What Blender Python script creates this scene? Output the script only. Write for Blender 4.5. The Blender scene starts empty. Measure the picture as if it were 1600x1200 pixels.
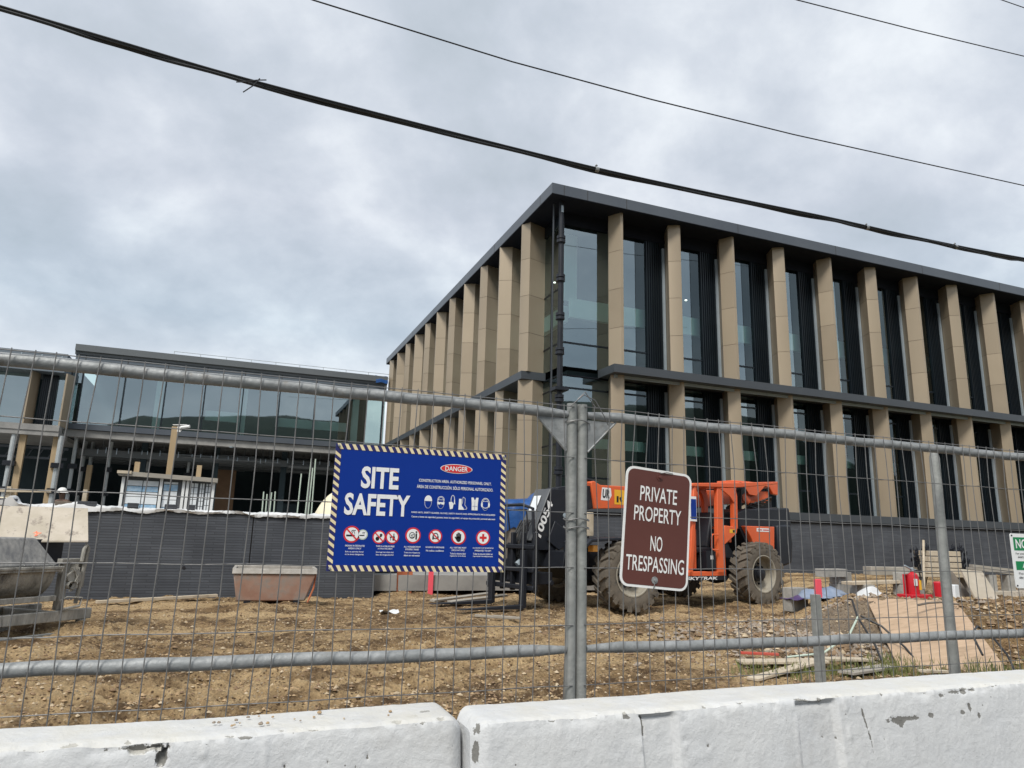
import bpy, math, random
import numpy as np
from mathutils import Vector, Matrix
rnd = random.Random(7)
nr = np.random.RandomState(5)
SC = bpy.context.scene
COL = SC.collection
# ---------------------------------------------------------------- camera
R = np.array([[0.92884044, 0.10169313, 0.35624982], [-0.36958959, 0.1877171, 0.91003617], [0.02567025, -0.97694462, 0.21194395]])
cam = bpy.data.cameras.new('camera'); camo = bpy.data.objects.new('camera', cam); COL.objects.link(camo)
cam.sensor_width = 36.0; cam.lens = 36.0 * 1100 / 1600; cam.clip_start = 0.05; cam.clip_end = 3000
mw = Matrix.Identity(4)
for i in range(3):
    mw[i][0] = R[i][0]; mw[i][1] = -R[i][1]; mw[i][2] = -R[i][2]
mw[2][3] = 1.30
camo.matrix_world = mw
SC.camera = camo
# ---------------------------------------------------------------- view, sun, sky
SC.view_settings.view_transform = 'Standard'; SC.view_settings.look = 'None'
SC.view_settings.exposure = 0.27; SC.view_settings.gamma = 1.0
SUN_EL, SUN_AZ = math.radians(50), math.radians(221)     # azimuth clockwise from +Y
sl = bpy.data.lights.new('sun', 'SUN'); sl.energy = 2.7; sl.angle = math.radians(16); sl.color = (1.0, 0.965, 0.9)
so = bpy.data.objects.new('sun', sl); COL.objects.link(so)
sd = Vector((math.cos(SUN_EL) * math.sin(SUN_AZ), math.cos(SUN_EL) * math.cos(SUN_AZ), math.sin(SUN_EL)))
so.rotation_euler = sd.to_track_quat('Z', 'Y').to_euler()
W = bpy.data.worlds.new('World'); SC.world = W; W.use_nodes = True
def build_world():
    nt = W.node_tree; nt.nodes.clear(); N = nt.nodes.new; L = nt.links.new
    out = N('ShaderNodeOutputWorld'); mix = N('ShaderNodeMixShader'); b1 = N('ShaderNodeBackground'); b2 = N('ShaderNodeBackground')
    sky = N('ShaderNodeTexSky'); sky.sky_type = 'NISHITA'; sky.sun_disc = False
    sky.sun_elevation = SUN_EL; sky.sun_rotation = SUN_AZ
    L(sky.outputs[0], b1.inputs[0]); b1.inputs[1].default_value = 0.1
    tc = N('ShaderNodeTexCoord'); sep = N('ShaderNodeSeparateXYZ'); L(tc.outputs['Generated'], sep.inputs[0])
    mx = N('ShaderNodeMath'); mx.operation = 'MAXIMUM'; L(sep.outputs[2], mx.inputs[0]); mx.inputs[1].default_value = 0.0
    ad = N('ShaderNodeMath'); ad.operation = 'ADD'; L(mx.outputs[0], ad.inputs[0]); ad.inputs[1].default_value = 0.62
    dx = N('ShaderNodeMath'); dx.operation = 'DIVIDE'; L(sep.outputs[0], dx.inputs[0]); L(ad.outputs[0], dx.inputs[1])
    dy = N('ShaderNodeMath'); dy.operation = 'DIVIDE'; L(sep.outputs[1], dy.inputs[0]); L(ad.outputs[0], dy.inputs[1])
    cb = N('ShaderNodeCombineXYZ'); L(dx.outputs[0], cb.inputs[0]); L(dy.outputs[0], cb.inputs[1])
    mp = N('ShaderNodeMapping'); mp.inputs['Location'].default_value = (3.1, 1.7, 0.4); mp.inputs['Rotation'].default_value = (0, 0, 0.5)
    mp.inputs['Scale'].default_value = (1.0, 1.1, 1); L(cb.outputs[0], mp.inputs[0])
    n1 = N('ShaderNodeTexNoise'); n1.inputs['Scale'].default_value = 4.4; n1.inputs['Detail'].default_value = 9; n1.inputs['Roughness'].default_value = 0.56; n1.inputs['Distortion'].default_value = 0.1
    n2 = N('ShaderNodeTexNoise'); n2.inputs['Scale'].default_value = 1.5; n2.inputs['Detail'].default_value = 4
    L(mp.outputs[0], n1.inputs[0]); L(mp.outputs[0], n2.inputs[0])
    a1 = N('ShaderNodeMath'); a1.operation = 'MULTIPLY_ADD'; L(n2.outputs[0], a1.inputs[0]); a1.inputs[1].default_value = 0.30
    m1 = N('ShaderNodeMath'); m1.operation = 'MULTIPLY'; L(n1.outputs[0], m1.inputs[0]); m1.inputs[1].default_value = 0.92
    L(m1.outputs[0], a1.inputs[2])
    rp = N('ShaderNodeValToRGB'); e = rp.color_ramp.elements
    e[0].position = 0.41; e[0].color = (0.46, 0.515, 0.575, 1); e[1].position = 0.74; e[1].color = (0.77, 0.81, 0.855, 1)
    k = e.new(0.53); k.color = (0.53, 0.58, 0.65, 1); k = e.new(0.62); k.color = (0.615, 0.66, 0.725, 1)
    L(a1.outputs[0], rp.inputs[0])
    # brighter rim of cloud near the horizon, blue-grey bank above it
    hz = N('ShaderNodeValToRGB'); h = hz.color_ramp.elements
    h[0].position = 0.0; h[0].color = (1.28, 1.24, 1.18, 1); h[1].position = 0.55; h[1].color = (1.0, 1.0, 1.0, 1)
    k = h.new(0.17); k.color = (1.10, 1.09, 1.07, 1); k = h.new(0.27); k.color = (0.84, 0.90, 0.93, 1)
    k = h.new(0.42); k.color = (0.97, 0.97, 0.98, 1)
    L(mx.outputs[0], hz.inputs[0])
    mm = N('ShaderNodeMix'); mm.data_type = 'RGBA'; mm.blend_type = 'MULTIPLY'; mm.inputs[0].default_value = 1.0
    L(rp.outputs[0], mm.inputs[6]); L(hz.outputs[0], mm.inputs[7])
    L(mm.outputs[2], b2.inputs[0]); b2.inputs[1].default_value = 0.97
    mix.inputs[0].default_value = 0.95
    L(b1.outputs[0], mix.inputs[1]); L(b2.outputs[0], mix.inputs[2]); L(mix.outputs[0], out.inputs[0])
build_world()

# ---------------------------------------------------------------- materials
def _new(name):
    m = bpy.data.materials.new(name); m.use_nodes = True
    nt = m.node_tree; return m, nt, nt.nodes['Principled BSDF']
def mat(name, c1, c2=None, scale=4.0, rough=0.6, metal=0.0, bump=0.0, bscale=None, lo=0.35, hi=0.65, stretch=(1, 1, 1), spec=0.5, detail=6, dirt=None, dscale=2.0, dlo=.55, dhi=.75, coat=0):
    m, nt, b = _new(name); N = nt.nodes.new; L = nt.links.new
    b.inputs['Roughness'].default_value = rough; b.inputs['Metallic'].default_value = metal
    b.inputs['Specular IOR Level'].default_value = spec; b.inputs['Coat Weight'].default_value = coat
    b.inputs['Base Color'].default_value = (*c1, 1)
    tc = N('ShaderNodeTexCoord'); mp = N('ShaderNodeMapping'); mp.inputs['Scale'].default_value = stretch
    L(tc.outputs['Object'], mp.inputs[0])
    col = None
    if c2 is not None:
        n = N('ShaderNodeTexNoise'); n.inputs['Scale'].default_value = scale; n.inputs['Detail'].default_value = detail; n.inputs['Roughness'].default_value = 0.62
        L(mp.outputs[0], n.inputs[0])
        r = N('ShaderNodeValToRGB'); r.color_ramp.elements[0].position = lo; r.color_ramp.elements[1].position = hi
        r.color_ramp.elements[0].color = (*c1, 1); r.color_ramp.elements[1].color = (*c2, 1)
        L(n.outputs[0], r.inputs[0]); col = r.outputs[0]
        L(col, b.inputs['Base Color'])
    if dirt is not None:
        n = N('ShaderNodeTexNoise'); n.inputs['Scale'].default_value = dscale; n.inputs['Detail'].default_value = 8; n.inputs['Roughness'].default_value = 0.7
        L(mp.outputs[0], n.inputs[0])
        r = N('ShaderNodeValToRGB'); r.color_ramp.elements[0].position = dlo; r.color_ramp.elements[1].position = dhi
        L(n.outputs[0], r.inputs[0])
        x = N('ShaderNodeMix'); x.data_type = 'RGBA'; L(r.outputs[0], x.inputs[0])
        if col: L(col, x.inputs[6])
        else: x.inputs[6].default_value = (*c1, 1)
        x.inputs[7].default_value = (*dirt, 1); L(x.outputs[2], b.inputs['Base Color'])
    if bump:
        n = N('ShaderNodeTexNoise'); n.inputs['Scale'].default_value = bscale or scale * 4; n.inputs['Detail'].default_value = 6
        L(mp.outputs[0], n.inputs[0])
        bp = N('ShaderNodeBump'); bp.inputs['Strength'].default_value = bump; bp.inputs['Distance'].default_value = 0.02
        L(n.outputs[0], bp.inputs['Height']); L(bp.outputs[0], b.inputs['Normal'])
    return m
def glass_mat(name, tint, refl):
    m = bpy.data.materials.new(name); m.use_nodes = True; nt = m.node_tree; nt.nodes.clear(); N = nt.nodes.new; L = nt.links.new
    out = N('ShaderNodeOutputMaterial'); mix = N('ShaderNodeMixShader'); t = N('ShaderNodeBsdfTransparent'); g = N('ShaderNodeBsdfGlossy')
    t.inputs[0].default_value = (*tint, 1); g.inputs['Roughness'].default_value = 0.015; g.inputs['Color'].default_value = (0.80, 0.95, 1.0, 1)
    f = N('ShaderNodeFresnel'); f.inputs[0].default_value = 1.5
    a = N('ShaderNodeMath'); a.operation = 'MULTIPLY_ADD'; a.inputs[1].default_value = 1.0 - refl; a.inputs[2].default_value = refl; a.use_clamp = True
    L(f.outputs[0], a.inputs[0]); L(a.outputs[0], mix.inputs[0]); L(t.outputs[0], mix.inputs[1]); L(g.outputs[0], mix.inputs[2])
    n = N('ShaderNodeTexNoise'); n.inputs['Scale'].default_value = 0.5; tc = N('ShaderNodeTexCoord'); L(tc.outputs['Object'], n.inputs[0])
    bp = N('ShaderNodeBump'); bp.inputs['Strength'].default_value = 0.03; bp.inputs['Distance'].default_value = 0.05
    L(n.outputs[0], bp.inputs['Height']); L(bp.outputs[0], g.inputs['Normal']); L(mix.outputs[0], out.inputs[0])
    return m
def brick_mat(name, c1, c2, cm, bw=0.42, bh=0.075):
    m, nt, b = _new(name); N = nt.nodes.new; L = nt.links.new
    tc = N('ShaderNodeTexCoord'); s = N('ShaderNodeSeparateXYZ'); L(tc.outputs['Object'], s.inputs[0])
    ad = N('ShaderNodeMath'); ad.operation = 'ADD'; L(s.outputs[0], ad.inputs[0]); L(s.outputs[1], ad.inputs[1])
    cb = N('ShaderNodeCombineXYZ'); L(ad.outputs[0], cb.inputs[0]); L(s.outputs[2], cb.inputs[1])
    t = N('ShaderNodeTexBrick'); t.inputs['Scale'].default_value = 1.0; t.inputs['Brick Width'].default_value = bw; t.inputs['Row Height'].default_value = bh
    t.inputs['Mortar Size'].default_value = 0.007; t.inputs['Mortar Smooth'].default_value = 0.3; t.offset = 0.37
    t.inputs['Color1'].default_value = (*c1, 1); t.inputs['Color2'].default_value = (*c2, 1); t.inputs['Mortar'].default_value = (*cm, 1)
    L(cb.outputs[0], t.inputs['Vector'])
    n = N('ShaderNodeTexNoise'); n.inputs['Scale'].default_value = 0.9; n.inputs['Detail'].default_value = 8; L(cb.outputs[0], n.inputs[0])
    r = N('ShaderNodeValToRGB'); r.color_ramp.elements[0].position = .3; r.color_ramp.elements[1].position = .75
    r.color_ramp.elements[0].color = (.66, .66, .67, 1); r.color_ramp.elements[1].color = (1.34, 1.32, 1.28, 1); L(n.outputs[0], r.inputs[0])
    x = N('ShaderNodeMix'); x.data_type = 'RGBA'; x.blend_type = 'MULTIPLY'; x.inputs[0].default_value = 1; L(t.outputs[0], x.inputs[6]); L(r.outputs[0], x.inputs[7])
    L(x.outputs[2], b.inputs['Base Color']); b.inputs['Roughness'].default_value = 0.75
    bp = N('ShaderNodeBump'); bp.inputs['Strength'].default_value = 0.8; bp.inputs['Distance'].default_value = 0.007; bp.invert = True
    L(t.outputs['Fac'], bp.inputs['Height']); L(bp.outputs[0], b.inputs['Normal'])
    return m
def dirt_mat(name, pale, mid, dark, grey=None):
    m, nt, b = _new(name); N = nt.nodes.new; L = nt.links.new
    tc = N('ShaderNodeTexCoord')
    def noise(sc, det=8, ro=.62):
        n = N('ShaderNodeTexNoise'); n.inputs['Scale'].default_value = sc; n.inputs['Detail'].default_value = det; n.inputs['Roughness'].default_value = ro
        L(tc.outputs['Object'], n.inputs[0]); return n
    def ramp(src, p0, p1, c0=(0, 0, 0, 1), c1=(1, 1, 1, 1)):
        r = N('ShaderNodeValToRGB'); r.color_ramp.elements[0].position = p0; r.color_ramp.elements[1].position = p1
        r.color_ramp.elements[0].color = c0; r.color_ramp.elements[1].color = c1; L(src, r.inputs[0]); return r.outputs[0]
    def mixc(fac, a, bb, mode='MIX'):
        x = N('ShaderNodeMix'); x.data_type = 'RGBA'; x.blend_type = mode
        if isinstance(fac, float): x.inputs[0].default_value = fac
        else: L(fac, x.inputs[0])
        for sock, v in ((6, a), (7, bb)):
            if isinstance(v, tuple): x.inputs[sock].default_value = (*v, 1)
            else: L(v, x.inputs[sock])
        return x.outputs[2]
    big = ramp(noise(0.7, 9, .68).outputs[0], .44, .57)
    c = mixc(big, mid, pale)
    c = mixc(ramp(noise(3.6, 12, .78).outputs[0], .46, .57), c, dark)
    if grey is not None:
        s = N('ShaderNodeSeparateXYZ'); L(tc.outputs['Object'], s.inputs[0])
        # rubble mound area around (7.2, 7.8)
        vm = N('ShaderNodeVectorMath'); vm.operation = 'DISTANCE'; L(tc.outputs['Object'], vm.inputs[0]); vm.inputs[1].default_value = (7.3, 7.7, 0.3)
        nn = N('ShaderNodeMath'); nn.operation = 'MULTIPLY_ADD'; L(noise(1.4, 6).outputs[0], nn.inputs[0]); nn.inputs[1].default_value = 1.6; L(vm.outputs['Value'], nn.inputs[2])
        c = mixc(ramp(nn.outputs[0], .0, 1.0) if False else _mound(N, L, nn), c, grey)
    at = N('ShaderNodeAttribute'); at.attribute_name = 'compaction'
    c = mixc(at.outputs['Fac'], c, mixc(ramp(noise(6, 8, .7).outputs[0], .42, .62), (.60, .44, .25), (.49, .34, .185)))
    # pebbles
    v = N('ShaderNodeTexVoronoi'); v.inputs['Scale'].default_value = 34; L(tc.outputs['Object'], v.inputs['Vector'])
    sp = N('ShaderNodeSeparateColor'); L(v.outputs['Color'], sp.inputs[0])
    pm = N('ShaderNodeMath'); pm.operation = 'MULTIPLY'; L(ramp(v.outputs['Distance'], .22, .42, (1, 1, 1, 1), (0, 0, 0, 1)), pm.inputs[0]); L(ramp(sp.outputs[0], .72, .80), pm.inputs[1])
    c = mixc(pm.outputs[0], c, (.47, .38, .27))
    pd = N('ShaderNodeMath'); pd.operation = 'MULTIPLY'; L(ramp(v.outputs['Distance'], .25, .5, (1, 1, 1, 1), (0, 0, 0, 1)), pd.inputs[0]); L(ramp(sp.outputs[1], .70, .78), pd.inputs[1])
    c = mixc(pd.outputs[0], c, dark)
    c = mixc(1.0, c, ramp(noise(38, 8, .75).outputs[0], .25, .75, (.45, .45, .45, 1), (1.5, 1.48, 1.44, 1)), 'MULTIPLY')
    L(c, b.inputs['Base Color']); b.inputs['Roughness'].default_value = .95; b.inputs['Specular IOR Level'].default_value = .15
    bn = noise(22, 10, .75); bp = N('ShaderNodeBump'); bp.inputs['Strength'].default_value = 1.0; bp.inputs['Distance'].default_value = .06
    L(bn.outputs[0], bp.inputs['Height']); L(bp.outputs[0], b.inputs['Normal'])
    return m
def _mound(N, L, nn):
    mr = N('ShaderNodeMapRange'); L(nn.outputs[0], mr.inputs[0]); mr.inputs[1].default_value = 1.5; mr.inputs[2].default_value = 2.6; mr.inputs[3].default_value = 0.85; mr.inputs[4].default_value = 0.0
    return mr.outputs[0]
def barrier_mat():
    m, nt, b = _new('white_painted_concrete'); N = nt.nodes.new; L = nt.links.new
    tc = N('ShaderNodeTexCoord')
    def noise(sc, det, ro, st=(1, 1, 1)):
        mp = N('ShaderNodeMapping'); mp.inputs['Scale'].default_value = st; L(tc.outputs['Object'], mp.inputs[0])
        n = N('ShaderNodeTexNoise'); n.inputs['Scale'].default_value = sc; n.inputs['Detail'].default_value = det; n.inputs['Roughness'].default_value = ro; L(mp.outputs[0], n.inputs[0]); return n.outputs[0]
    def ramp(src, p0, p1, c0, c1):
        r = N('ShaderNodeValToRGB'); r.color_ramp.elements[0].position = p0; r.color_ramp.elements[1].position = p1
        r.color_ramp.elements[0].color = (*c0, 1); r.color_ramp.elements[1].color = (*c1, 1); L(src, r.inputs[0]); return r.outputs[0]
    def mix(f, a, c):
        x = N('ShaderNodeMix'); x.data_type = 'RGBA'; L(f, x.inputs[0]); L(a, x.inputs[6]); x.inputs[7].default_value = (*c, 1); return x.outputs[2]
    base = ramp(noise(3, 8, .6), .3, .7, (.58, .592, .605), (.66, .662, .655))
    streak = ramp(noise(9, 6, .7, (1, 1, .15)), .50, .68, (0, 0, 0), (.45, .45, .45))
    c = mix(streak, base, (.52, .52, .52))
    grime = ramp(noise(2.2, 10, .75), .54, .70, (0, 0, 0), (.6, .6, .6))
    c = mix(grime, c, (.46, .45, .43))
    at = N('ShaderNodeAttribute'); at.attribute_name = 'chip'
    ma = N('ShaderNodeMath'); ma.operation = 'MULTIPLY_ADD'; L(noise(130, 6, .7), ma.inputs[0]); ma.inputs[1].default_value = 1.1; L(at.outputs['Fac'], ma.inputs[2])
    c = mix(ramp(ma.outputs[0], .98, 1.04, (0, 0, 0), (1, 1, 1)), c, (.20, .195, .18))
    cream = ramp(N('ShaderNodeNewGeometry').outputs['Normal'], 0, 1, (0, 0, 0), (1, 1, 1)) if False else None
    vo = N('ShaderNodeTexVoronoi'); vo.inputs['Scale'].default_value = 38; L(tc.outputs['Object'], vo.inputs['Vector'])
    sc = N('ShaderNodeSeparateColor'); L(vo.outputs['Color'], sc.inputs[0])
    pr = N('ShaderNodeMath'); pr.operation = 'MULTIPLY'; L(ramp(vo.outputs['Distance'], .07, .11, (1, 1, 1), (0, 0, 0)), pr.inputs[0]); L(ramp(sc.outputs[0], .84, .86, (0, 0, 0), (1, 1, 1)), pr.inputs[1])
    c = mix(pr.outputs[0], c, (.20, .195, .19))
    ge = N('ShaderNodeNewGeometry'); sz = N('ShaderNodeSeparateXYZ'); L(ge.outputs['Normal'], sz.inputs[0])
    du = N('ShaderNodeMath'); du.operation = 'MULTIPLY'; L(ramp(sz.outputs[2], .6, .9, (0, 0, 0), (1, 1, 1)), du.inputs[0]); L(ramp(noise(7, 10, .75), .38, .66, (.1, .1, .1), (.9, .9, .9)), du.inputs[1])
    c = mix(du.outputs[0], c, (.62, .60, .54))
    scr = ramp(noise(16, 8, .8, (.12, 1, 1)), .655, .67, (0, 0, 0), (.55, .55, .55))
    c = mix(scr, c, (.36, .355, .34))
    spk = ramp(noise(60, 4, .6), .72, .75, (0, 0, 0), (.7, .7, .7))
    c = mix(spk, c, (.35, .33, .30))
    L(c, b.inputs['Base Color']); b.inputs['Roughness'].default_value = .62; b.inputs['Specular IOR Level'].default_value = .35
    bp = N('ShaderNodeBump'); bp.inputs['Strength'].default_value = .7; bp.inputs['Distance'].default_value = .009; L(noise(24, 12, .72), bp.inputs['Height']); L(bp.outputs[0], b.inputs['Normal'])
    return m
M = {}
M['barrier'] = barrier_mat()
M['galv'] = mat('galvanised_steel', (.24, .25, .25), (.37, .38, .38), scale=14, rough=.58, metal=.35, bump=.15, bscale=60, dirt=(.20, .17, .14), dscale=9, dlo=.58, dhi=.72)
M['galv_dull'] = mat('weathered_zinc', (.22, .23, .22), (.33, .335, .32), scale=10, rough=.62, metal=.3, bump=.15, bscale=50)
M['wire'] = mat('fence_wire', (.15, .15, .15), (.22, .215, .21), scale=20, rough=.5, metal=.4)
M['tan'] = mat('bronze_panel', (.345, .28, .20), (.385, .314, .226), scale=.35, rough=.42, metal=.25, bump=.02, bscale=3, stretch=(1, 1, .3))
M['tan2'] = mat('bronze_panel_pale', (.37, .30, .214), (.40, .326, .234), scale=.5, rough=.45, metal=.25, bump=.02, bscale=2)
M['tan3'] = mat('bronze_panel_deep', (.32, .258, .182), (.36, .29, .207), scale=.5, rough=.40, metal=.25, bump=.02, bscale=2)
M['joint'] = mat('panel_joint', (.03, .026, .022))
M['dark'] = mat('dark_grey_metal', (.060, .068, .078), (.072, .080, .090), scale=.6, rough=.45, metal=.2)
M['fascia'] = mat('grey_fascia_metal', (.085, .097, .115), (.105, .118, .135), scale=.5, rough=.38, metal=.3)
M['soffit'] = mat('dark_soffit', (.010, .012, .018), (.014, .016, .022), scale=1, rough=.7, spec=.12)
M['navy'] = mat('navy_ribbed_metal', (.007, .012, .017), (.010, .016, .022), scale=1, rough=.33, metal=.2)
M['jamb'] = mat('pale_aluminium', (.30, .36, .40), (.36, .42, .46), scale=1.5, rough=.35, metal=.1)
M['glass'] = glass_mat('tinted_glass', (.70, .90, .84), .27)
M['glassL'] = glass_mat('reflective_glass', (.60, .78, .76), .30); M['glassD'] = glass_mat('dim_reflection_glass', (.44, .66, .62), .06)  # glassD: dimmer copy of the window glass, its weaker reflection set by tint
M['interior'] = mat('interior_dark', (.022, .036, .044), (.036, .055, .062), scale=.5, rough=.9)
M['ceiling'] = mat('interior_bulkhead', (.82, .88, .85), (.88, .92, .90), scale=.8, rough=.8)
M['slab'] = mat('raw_concrete', (.22, .215, .205), (.33, .32, .30), scale=1.4, rough=.85, bump=.2)
M['brick'] = brick_mat('charcoal_brick', (.054, .061, .075), (.078, .087, .104), (.046, .052, .063), .5, .046)
M['ground'] = dirt_mat('site_dirt', (.47, .335, .185), (.285, .188, .098), (.12, .076, .043), (.27, .22, .17))
M['lane'] = mat('asphalt', (.045, .045, .047), (.06, .06, .06), scale=30, rough=.9, bump=.3)
M['stone_pale'] = mat('pale_stone', (.40, .31, .20), (.52, .42, .29), scale=9, rough=.9)
M['stone_dark'] = mat('brown_clod', (.17, .112, .065), (.27, .18, .105), scale=9, rough=.95)
M['stone_mid'] = mat('tan_clod', (.34, .235, .13), (.44, .31, .18), scale=9, rough=.95)
M['stone_grey'] = mat('grey_rubble', (.22, .175, .135), (.36, .305, .25), scale=8, rough=.95)
M['ply'] = mat('weathered_plywood', (.41, .285, .185), (.49, .35, .235), scale=2.5, rough=.8, stretch=(1, 6, 1), dirt=(.27, .19, .12), dscale=2.6, dlo=.50, dhi=.72, bump=.25)
M['plygrey'] = mat('grey_plywood', (.42, .37, .29), (.54, .48, .40), scale=3, rough=.85, dirt=(.24, .20, .17), dscale=7, dlo=.56, dhi=.66, bump=.15)
M['board_dark'] = mat('old_formwork', (.13, .11, .09), (.2, .17, .14), scale=5, rough=.9)
M['wood'] = mat('new_timber', (.36, .262, .15), (.44, .33, .20), scale=6, rough=.75, stretch=(1, 1, .1))
M['greywood'] = mat('grey_timber', (.27, .245, .205), (.38, .35, .30), scale=5, rough=.85, stretch=(.3, 2, 1), bump=.2)
M['palewood'] = mat('pale_timber', (.43, .36, .26), (.56, .48, .37), scale=5, rough=.8, dirt=(.3, .24, .17), dscale=6)
M['block'] = mat('concrete_block', (.27, .26, .235), (.37, .355, .325), scale=8, rough=.9, bump=.3)
M['orange'] = mat('orange_paint', (.68, .11, .032), (.74, .14, .042), scale=1.2, rough=.38, dirt=(.42, .15, .065), dscale=3.0, dlo=.58, dhi=.80, coat=.15)
M['black'] = mat('black_paint', (.010, .012, .017), (.015, .017, .023), scale=2, rough=.5, spec=.35, dirt=(.05, .043, .036), dscale=3, dlo=.58, dhi=.8)
M['bluegrey'] = mat('blue_grey_cladding', (.13, .155, .18), (.15, .175, .20), scale=.5, rough=.45, metal=.1)
M['capgrey'] = mat('grey_edge_trim', (.11, .122, .128), (.13, .14, .145), scale=.5, rough=.5, metal=.1)
M['navyblack'] = mat('slate_black_paint', (.012, .014, .02), (.018, .021, .028), scale=2, rough=.45, spec=.35, dirt=(.06, .052, .043), dscale=3, dlo=.6, dhi=.8)
M['greyplate'] = mat('grey_steel_plate', (.095, .10, .108), (.13, .135, .14), scale=3, rough=.5, metal=.2)
M['rubber'] = mat('dusty_tyre', (.11, .094, .075), (.165, .14, .108), scale=5, rough=.95, dirt=(.06, .055, .05), dscale=5, dlo=.5, dhi=.65, bump=.2)
M['rim'] = mat('dirty_cream_rim', (.25, .228, .185), (.34, .31, .25), scale=4, rough=.7, dirt=(.2, .16, .11), dscale=5)
M['hose'] = mat('black_hose', (.02, .02, .02), None, rough=.5)
M['white'] = mat('white_vinyl', (.80, .80, .79), rough=.45)
M['offwhite'] = mat('dusty_white_sheet', (.55, .56, .56), (.68, .68, .68), scale=3, rough=.6)
M['blue_sign'] = mat('blue_sign_vinyl', (.003, .030, .245), (.004, .034, .26), scale=2, rough=.4, spec=.25)
M['stripe_dark'] = mat('dark_blue_vinyl', (.02, .022, .12), rough=.4)
M['cream'] = mat('cream_stripe_vinyl', (.75, .62, .36), (.80, .70, .46), scale=20, rough=.45)
M['red'] = mat('red_vinyl', (.62, .025, .03), rough=.45)
M['ink'] = mat('black_ink', (.012, .012, .015), rough=.5)
M['brown_sign'] = mat('brown_sign_sheeting', (.105, .036, .029), (.118, .042, .034), scale=3, rough=.42, dirt=(.13, .045, .035), dscale=5, dlo=.62, dhi=.75)
M['signwhite'] = mat('reflective_white', (.74, .74, .72), (.80, .80, .78), scale=6, rough=.5)
M['green'] = mat('green_sign_vinyl', (.006, .22, .075), rough=.45)
M['redpaint'] = mat('red_enamel', (.50, .012, .025), (.56, .02, .03), scale=3, rough=.35)
M['pink'] = mat('pink_flagging', (.85, .10, .14), rough=.6)
M['yellow'] = mat('yellow_sticker', (.82, .45, .03), rough=.5)
M['amber'] = mat('amber_lens', (.80, .38, .08), rough=.3)
M['mortar'] = mat('mortar_caked_steel', (.22, .212, .19), (.40, .385, .345), scale=4, rough=.95, stretch=(2.5, 2.5, .6), dirt=(.10, .095, .09), dscale=3, dlo=.55, dhi=.7, bump=.5, bscale=25)
M['drum'] = mat('mortar_stained_drum', (.14, .142, .145), (.28, .275, .26), scale=5, rough=.85, stretch=(3, 3, .35), bump=.3, bscale=20)
M['skip'] = mat('mortar_stained_red_tub', (.31, .175, .125), (.38, .27, .215), scale=2.4, rough=.85, dirt=(.27, .25, .225), dscale=2.6, dlo=.47, dhi=.62, bump=.3)
M['skiprim'] = mat('mortar_caked_rim', (.27, .25, .22), (.38, .355, .32), scale=7, rough=.95, bump=.4)
M['rust'] = mat('rusty_orange_steel', (.34, .09, .032), (.46, .145, .06), scale=4, rough=.8, dirt=(.2, .09, .05), dscale=6)
M['bluetarp'] = mat('blue_tarpaulin', (.01, .06, .21), (.016, .085, .28), scale=5, rough=.45, bump=.6, bscale=9)
M['tarpgrey'] = mat('grey_blue_sheet', (.16, .21, .30), (.28, .33, .42), scale=4, rough=.5)
M['tarppurple'] = mat('dark_purple_sheet', (.05, .03, .12), (.09, .05, .14), scale=4, rough=.5)
M['tarpbright'] = mat('bright_blue_sheet', (.05, .17, .55), None, rough=.5)
M['creamtarp'] = mat('cream_sheet', (.72, .64, .45), (.80, .73, .55), scale=3, rough=.7, bump=.3, bscale=6)
M['conduit'] = mat('pale_green_conduit', (.42, .50, .42), (.52, .59, .50), scale=4, rough=.5)
M['steelpost'] = mat('zinc_shore', (.36, .39, .40), (.46, .48, .48), scale=3, rough=.5, metal=.3)
M['paper'] = mat('paper_notices', (.70, .74, .77), (.80, .82, .83), scale=6, rough=.8)
M['paperblue'] = mat('blue_print', (.22, .42, .62), (.5, .64, .76), scale=9, rough=.8)
M['skin'] = mat('skin', (.10, .055, .035), rough=.6)
M['workwear'] = mat('grey_work_shirt', (.30, .31, .32), (.38, .39, .40), scale=12, rough=.9)
M['hat'] = mat('white_hard_hat', (.75, .74, .70), rough=.35)
M['hill'] = mat('wooded_hill', (.018, .028, .02), (.035, .05, .034), scale=.12, rough=.95)
M['grassb'] = mat('grass_blade', (.09, .12, .03), (.21, .21, .07), scale=6, rough=.7)
M['brownply'] = mat('brown_hoarding', (.13, .075, .04), (.17, .10, .055), scale=1.5, rough=.8)
M['cable'] = mat('black_cable', (.012, .014, .017), (.022, .024, .027), scale=4, rough=.55)
M['redwood'] = mat('red_painted_board', (.5, .06, .04), (.42, .10, .07), scale=4, rough=.8)

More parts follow.
